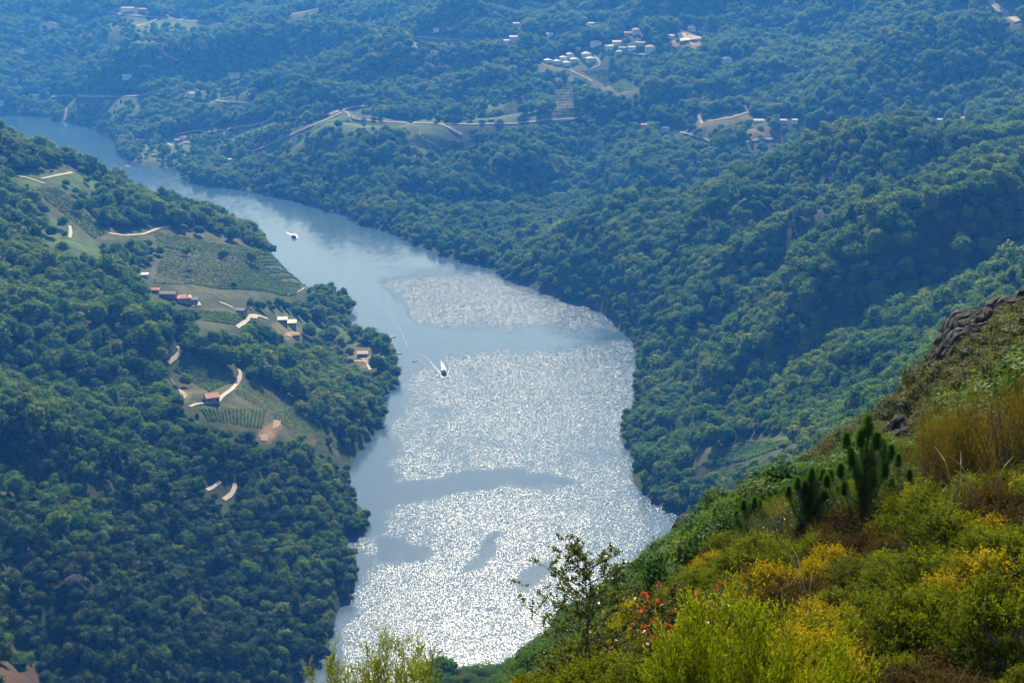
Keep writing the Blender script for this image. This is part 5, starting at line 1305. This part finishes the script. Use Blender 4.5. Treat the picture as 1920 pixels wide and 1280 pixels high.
# single plants
plant('feathery_heath', az(1400, 1220), 14.2, 1.40, 'large feathery yellow green bush at the bottom edge', None, 0)
plant('feathery_heath', az(1315, 1260), 13.8, 1.05, 'smaller feathery bush left of the large feathery one', None, 1)
plant('feathery_heath', az(1500, 1262), 13.6, 1.0, 'low feathery bush right of the large feathery one', None, 1)
for px, d, s, lb in ((640, 17.2, 1.15, 'leftmost feathery sprig bush at the bottom edge'), (705, 17.6, 1.3, 'fullest feathery bush at the bottom left against the water'), (770, 18.2, 1.4, 'tall thin feathery bush against the glittering water'), (835, 18.8, 0.86, 'short feathery bush right of the thin one'), (900, 19.2, 0.8, 'low feathery bush left of the young oak')):
    plant('heath_sprig', az(px, 1270), d, s, lb, None, px % 2)
plant('dark_broom', az(1478, 930), 31, 1.05, 'dark glinting broom left of the young pine', None, 0)
plant('dark_broom', az(1535, 930), 30, 0.95, 'dark broom at the foot of the young pine', None, 1)
plant('dark_broom', az(1430, 980), 33, 0.8, 'low dark broom at the left end of the broom thicket', None, 1)
plant('dark_broom', az(1690, 900), 30, 0.95, 'dark broom right of the young pine', None, 0)
for px, d, s, lb in ((1780, 31, 1.15, 'olive brown broom left of the tallest broom'), (1835, 32, 1.5, 'tallest olive brown broom below the crag'), (1890, 31, 1.35, 'olive brown broom at the right edge below the crag'), (1745, 36, 1.0, 'small brown broom above the young pine'), (1815, 44, 1.3, 'green brown broom just under the crag'), (1875, 46, 1.3, 'broom under the right part of the crag'), (1920, 40, 1.4, 'broom cut by the right edge of the picture')):
    plant('brown_broom', az(px, 800), d, s, lb, None, px % 2)

# young pines: upright shoots like brushes
def pine(label, px, d, H, shoots, seed):
    r = np.random.default_rng(seed); a = az(px, 880); x, y = math.sin(a) * d, math.cos(a) * d
    e = bpy.data.objects.new('young_pine', None); COL.objects.link(e); e.location = (x, y, float(ground(x, y)) + .08); tag(e, label, 'pine tree')
    MB().tube([(0, 0, -.7), (0.03, 0, H * .4), (0, 0.02, H * .75), (0.02, 0, H * .93)], [.055, .045, .03, .016], 8).build('trunk', m_bark, e)
    for (ox, oz, sc) in shoots:
        oy = r.uniform(-.25, .25); p = np.array([ox, oy, oz])
        z0 = max(.2, oz - .5 - abs(ox) * .6)
        if abs(ox) > .06: MB().tube([(0, 0, z0), (ox * .6, oy * .6, z0 + (oz - z0) * .35), (ox, oy, oz)], [.022, .017, .010], 5).build('branch', m_bark, e)
        b = PB(); k = 1100
        t = r.uniform(0, 1, k); dd = unit(k, r); dd[:, 2] = 0.35 + 1.0 * r.random(k)
        L = .36 * sc
        b.blades(p + np.c_[np.zeros(k), np.zeros(k), t * L - L * .45], dd, (.18 * sc * r.uniform(.6, 1.15, k) * (1.15 - .6 * t * t)), .006, .2 + .6 * t, r)
        link('needle_brush', b.mesh('needle_brush', m_needle), e)
        # older needles hanging along the branch
    b = PB(); k = 9000; t = r.uniform(.1, 1, k); pick = r.integers(0, len(shoots), k); S = np.array([(q[0], 0, q[1]) for q in shoots])
    org = S[pick] * t[:, None]; org[:, 2] = S[pick, 2] - (1 - t) * (0.7 + .6 * np.abs(S[pick, 0])); org += r.normal(size=org.shape) * .05
    b.blades(org, unit(k, r) + np.array([0, 0, .3]), .15, .008, .1, r); link('old_needles', b.mesh('old_needles', m_needle), e)
pine('young pine with upright brush shoots in front of the hill', 1622, 27.5, 2.3, [(0, 2.26, 1.3), (-.13, 2.02, 1.0), (.17, 2.0, 1.05), (-.36, 1.92, .95), (.36, 1.78, .95), (.52, 1.72, .85), (-.26, 1.58, .95), (.12, 1.6, 1.0), (.70, 1.5, .8), (-.55, 1.45, .85), (.4, 1.35, .8), (-.12, 1.3, .9), (.2, 1.2, .8), (.85, 1.3, .75), (-.75, 1.15, .75), (.6, 1.05, .75), (-.4, 1.0, .8), (0, .95, .8)], 1)
pine('smaller pine left of the young pine', 1520, 29.5, 1.75, [(0, 1.72, .9), (.22, 1.74, .85), (-.3, 1.55, .8), (.48, 1.60, .8), (-.12, 1.4, .8), (.3, 1.3, .8), (-.45, 1.3, .7), (.6, 1.35, .7)], 2)
pine('bright green young pine above the yellow gorse', 1415, 36, 1.7, [(0, 1.66, .85), (.2, 1.45, .8), (-.25, 1.5, .8), (.35, 1.2, .7), (-.4, 1.15, .7), (0, 1.2, .8)], 3)

# young oak and red tipped shrub
def leafy(label, name, px, d, H, m, seed, levels, leaf, nleaf, cat, tipred=False, spread=.55, sink=.1, first=.25):
    r = random.Random(seed); q = np.random.default_rng(seed); a = az(px, 1200); x, y = math.sin(a) * d, math.cos(a) * d
    e = bpy.data.objects.new(name, None); COL.objects.link(e); e.location = (x, y, float(ground(x, y)) - sink); tag(e, label, cat)
    tk = MB(); pts = [(0, 0, -.3)]; 
    for i in range(6): pts.append((r.gauss(0, .025) * i ** .5, r.gauss(0, .025) * i ** .5, H * (i + 1) / 6.5))
    tk.tube(pts, [.034, .032, .028, .022, .016, .011, .005], 7); tk.build('trunk', m_bark, e)
    ends = []; br = MB()
    for i in range(levels):
        f = first + (1 - first) * (i + r.random() * .6) / levels; z = H * f * .92; an = i * 2.399 + r.random() * .6; L = H * spread * (0.30 + 0.55 * math.sin(math.pi * min(1, f * .95))) * r.uniform(.55, 1.15)
        p0 = Vector((0, 0, z)); p1 = p0 + Vector((math.cos(an) * L * .55, math.sin(an) * L * .55, L * .38)); p2 = p0 + Vector((math.cos(an) * L, math.sin(an) * L, L * r.uniform(.45, .85)))
        br.tube([p0, p1, p2], [.013, .009, .004], 5, False)
        for k in range(5):
            c = p0.lerp(p2, .35 + .65 * k / 4); t = c + Vector((r.gauss(0, .5), r.gauss(0, .5), r.uniform(0, .8))).normalized() * L * .33
            br.tube([c, t], [.005, .002], 4, False); ends.append((c, t))
    br.build('branches', m_bark, e)
    b = PB(); per = nleaf // len(ends)
    for c, t in ends:
        u = q.uniform(0.1, 1.1, per)[:, None]; p = np.array(c) * (1 - u) + np.array(t) * u + q.normal(size=(per, 3)) * .012
        dd = unit(per, q) + np.array([0, 0, .35])
        tip = (np.clip((u[:, 0] - .55) * 2.2, 0, 1) * (1.0 if q.random() < .55 else .15)) if tipred else q.uniform(0, .8, per)
        b.blades(p, dd, leaf * q.uniform(.7, 1.2, per), leaf * .55, tip, q)
    link('leaves', b.mesh('leaves', m), e)
leafy('young oak with thin dark trunk standing against the water', 'young_oak', 1098, 22.5, 3.5, m_oakl, 5, 34, .066, 4600, 'tree', False, .36, .3, .3)
leafy('low leafy oak shoot left of the young oak', 'young_oak', 1040, 22, 1.5, m_oakl, 6, 22, .055, 2600, 'tree', False, .45, .2, .1)
leafy('leafy oak shoot right of the young oak trunk', 'young_oak', 1150, 22.6, 1.6, m_oakl, 7, 22, .055, 2400, 'tree', False, .55, .2, .1)
leafy('red tipped leafy shrub right of the young oak', 'red_tipped_shrub', 1258, 19.5, 1.7, m_redl, 8, 26, .080, 2400, 'shrub', True, .6, .1, .1)
leafy('second red tipped shrub right of the first', 'red_tipped_shrub', 1312, 20, 1.6, m_redl, 9, 24, .080, 2200, 'shrub', True, .6, .1, .1)

# dry grass stalks
def grass(label, px, d, H, n_, seed, lean=.25):
    r = random.Random(seed); a = az(px, 1100); x, y = math.sin(a) * d, math.cos(a) * d
    e = bpy.data.objects.new('dry_grass', None); COL.objects.link(e); e.location = (x, y, float(ground(x, y))); tag(e, label, 'grass')
    for i in range(n_):
        h = H * r.uniform(.7, 1.05); lx, ly = r.gauss(0, lean) * h, r.gauss(0, lean) * h; bx, by = r.gauss(0, .06), r.gauss(0, .06)
        p = [(bx, by, -.05), (bx + lx * .3, by + ly * .3, h * .5), (bx + lx * .75, by + ly * .75, h * .88), (bx + lx * 1.15, by + ly * 1.15, h)]
        MB().tube(p, [.004, .0035, .007, .002], 4).build('stalk', m_straw, e)
for i, (lb, px, d, H, n_, ln) in enumerate([('upright straw stalks left of the red tipped shrub', 1212, 23.5, 1.7, 2, .06), ('tall pale stalk right of the young oak', 1255, 23.5, 1.9, 2, .12), ('thin dry stalks above the orange heath', 1348, 24, 1.5, 2, .08), ('dry grass tuft in the middle of the gorse', 1468, 22, 1.1, 4, .2),
      ('pale stalks right of the rusty heath', 1520, 21, 1.2, 3, .2), ('dry grass tuft at the foot of the brown broom', 1790, 25.5, 1.2, 9, .3), ('straw coloured grass tuft left of the brown broom', 1745, 26, 1.0, 7, .3), ('arching dry stalks under the tallest broom', 1840, 25.5, 1.3, 6, .4), ('arching dry stalks at the right edge', 1900, 25, 1.1, 6, .4), ('single dry stalk above the wooded spur', 985, 21.5, 1.5, 1, .15)]):
    grass(lb, px, d, H, n_, 700 + i, ln)
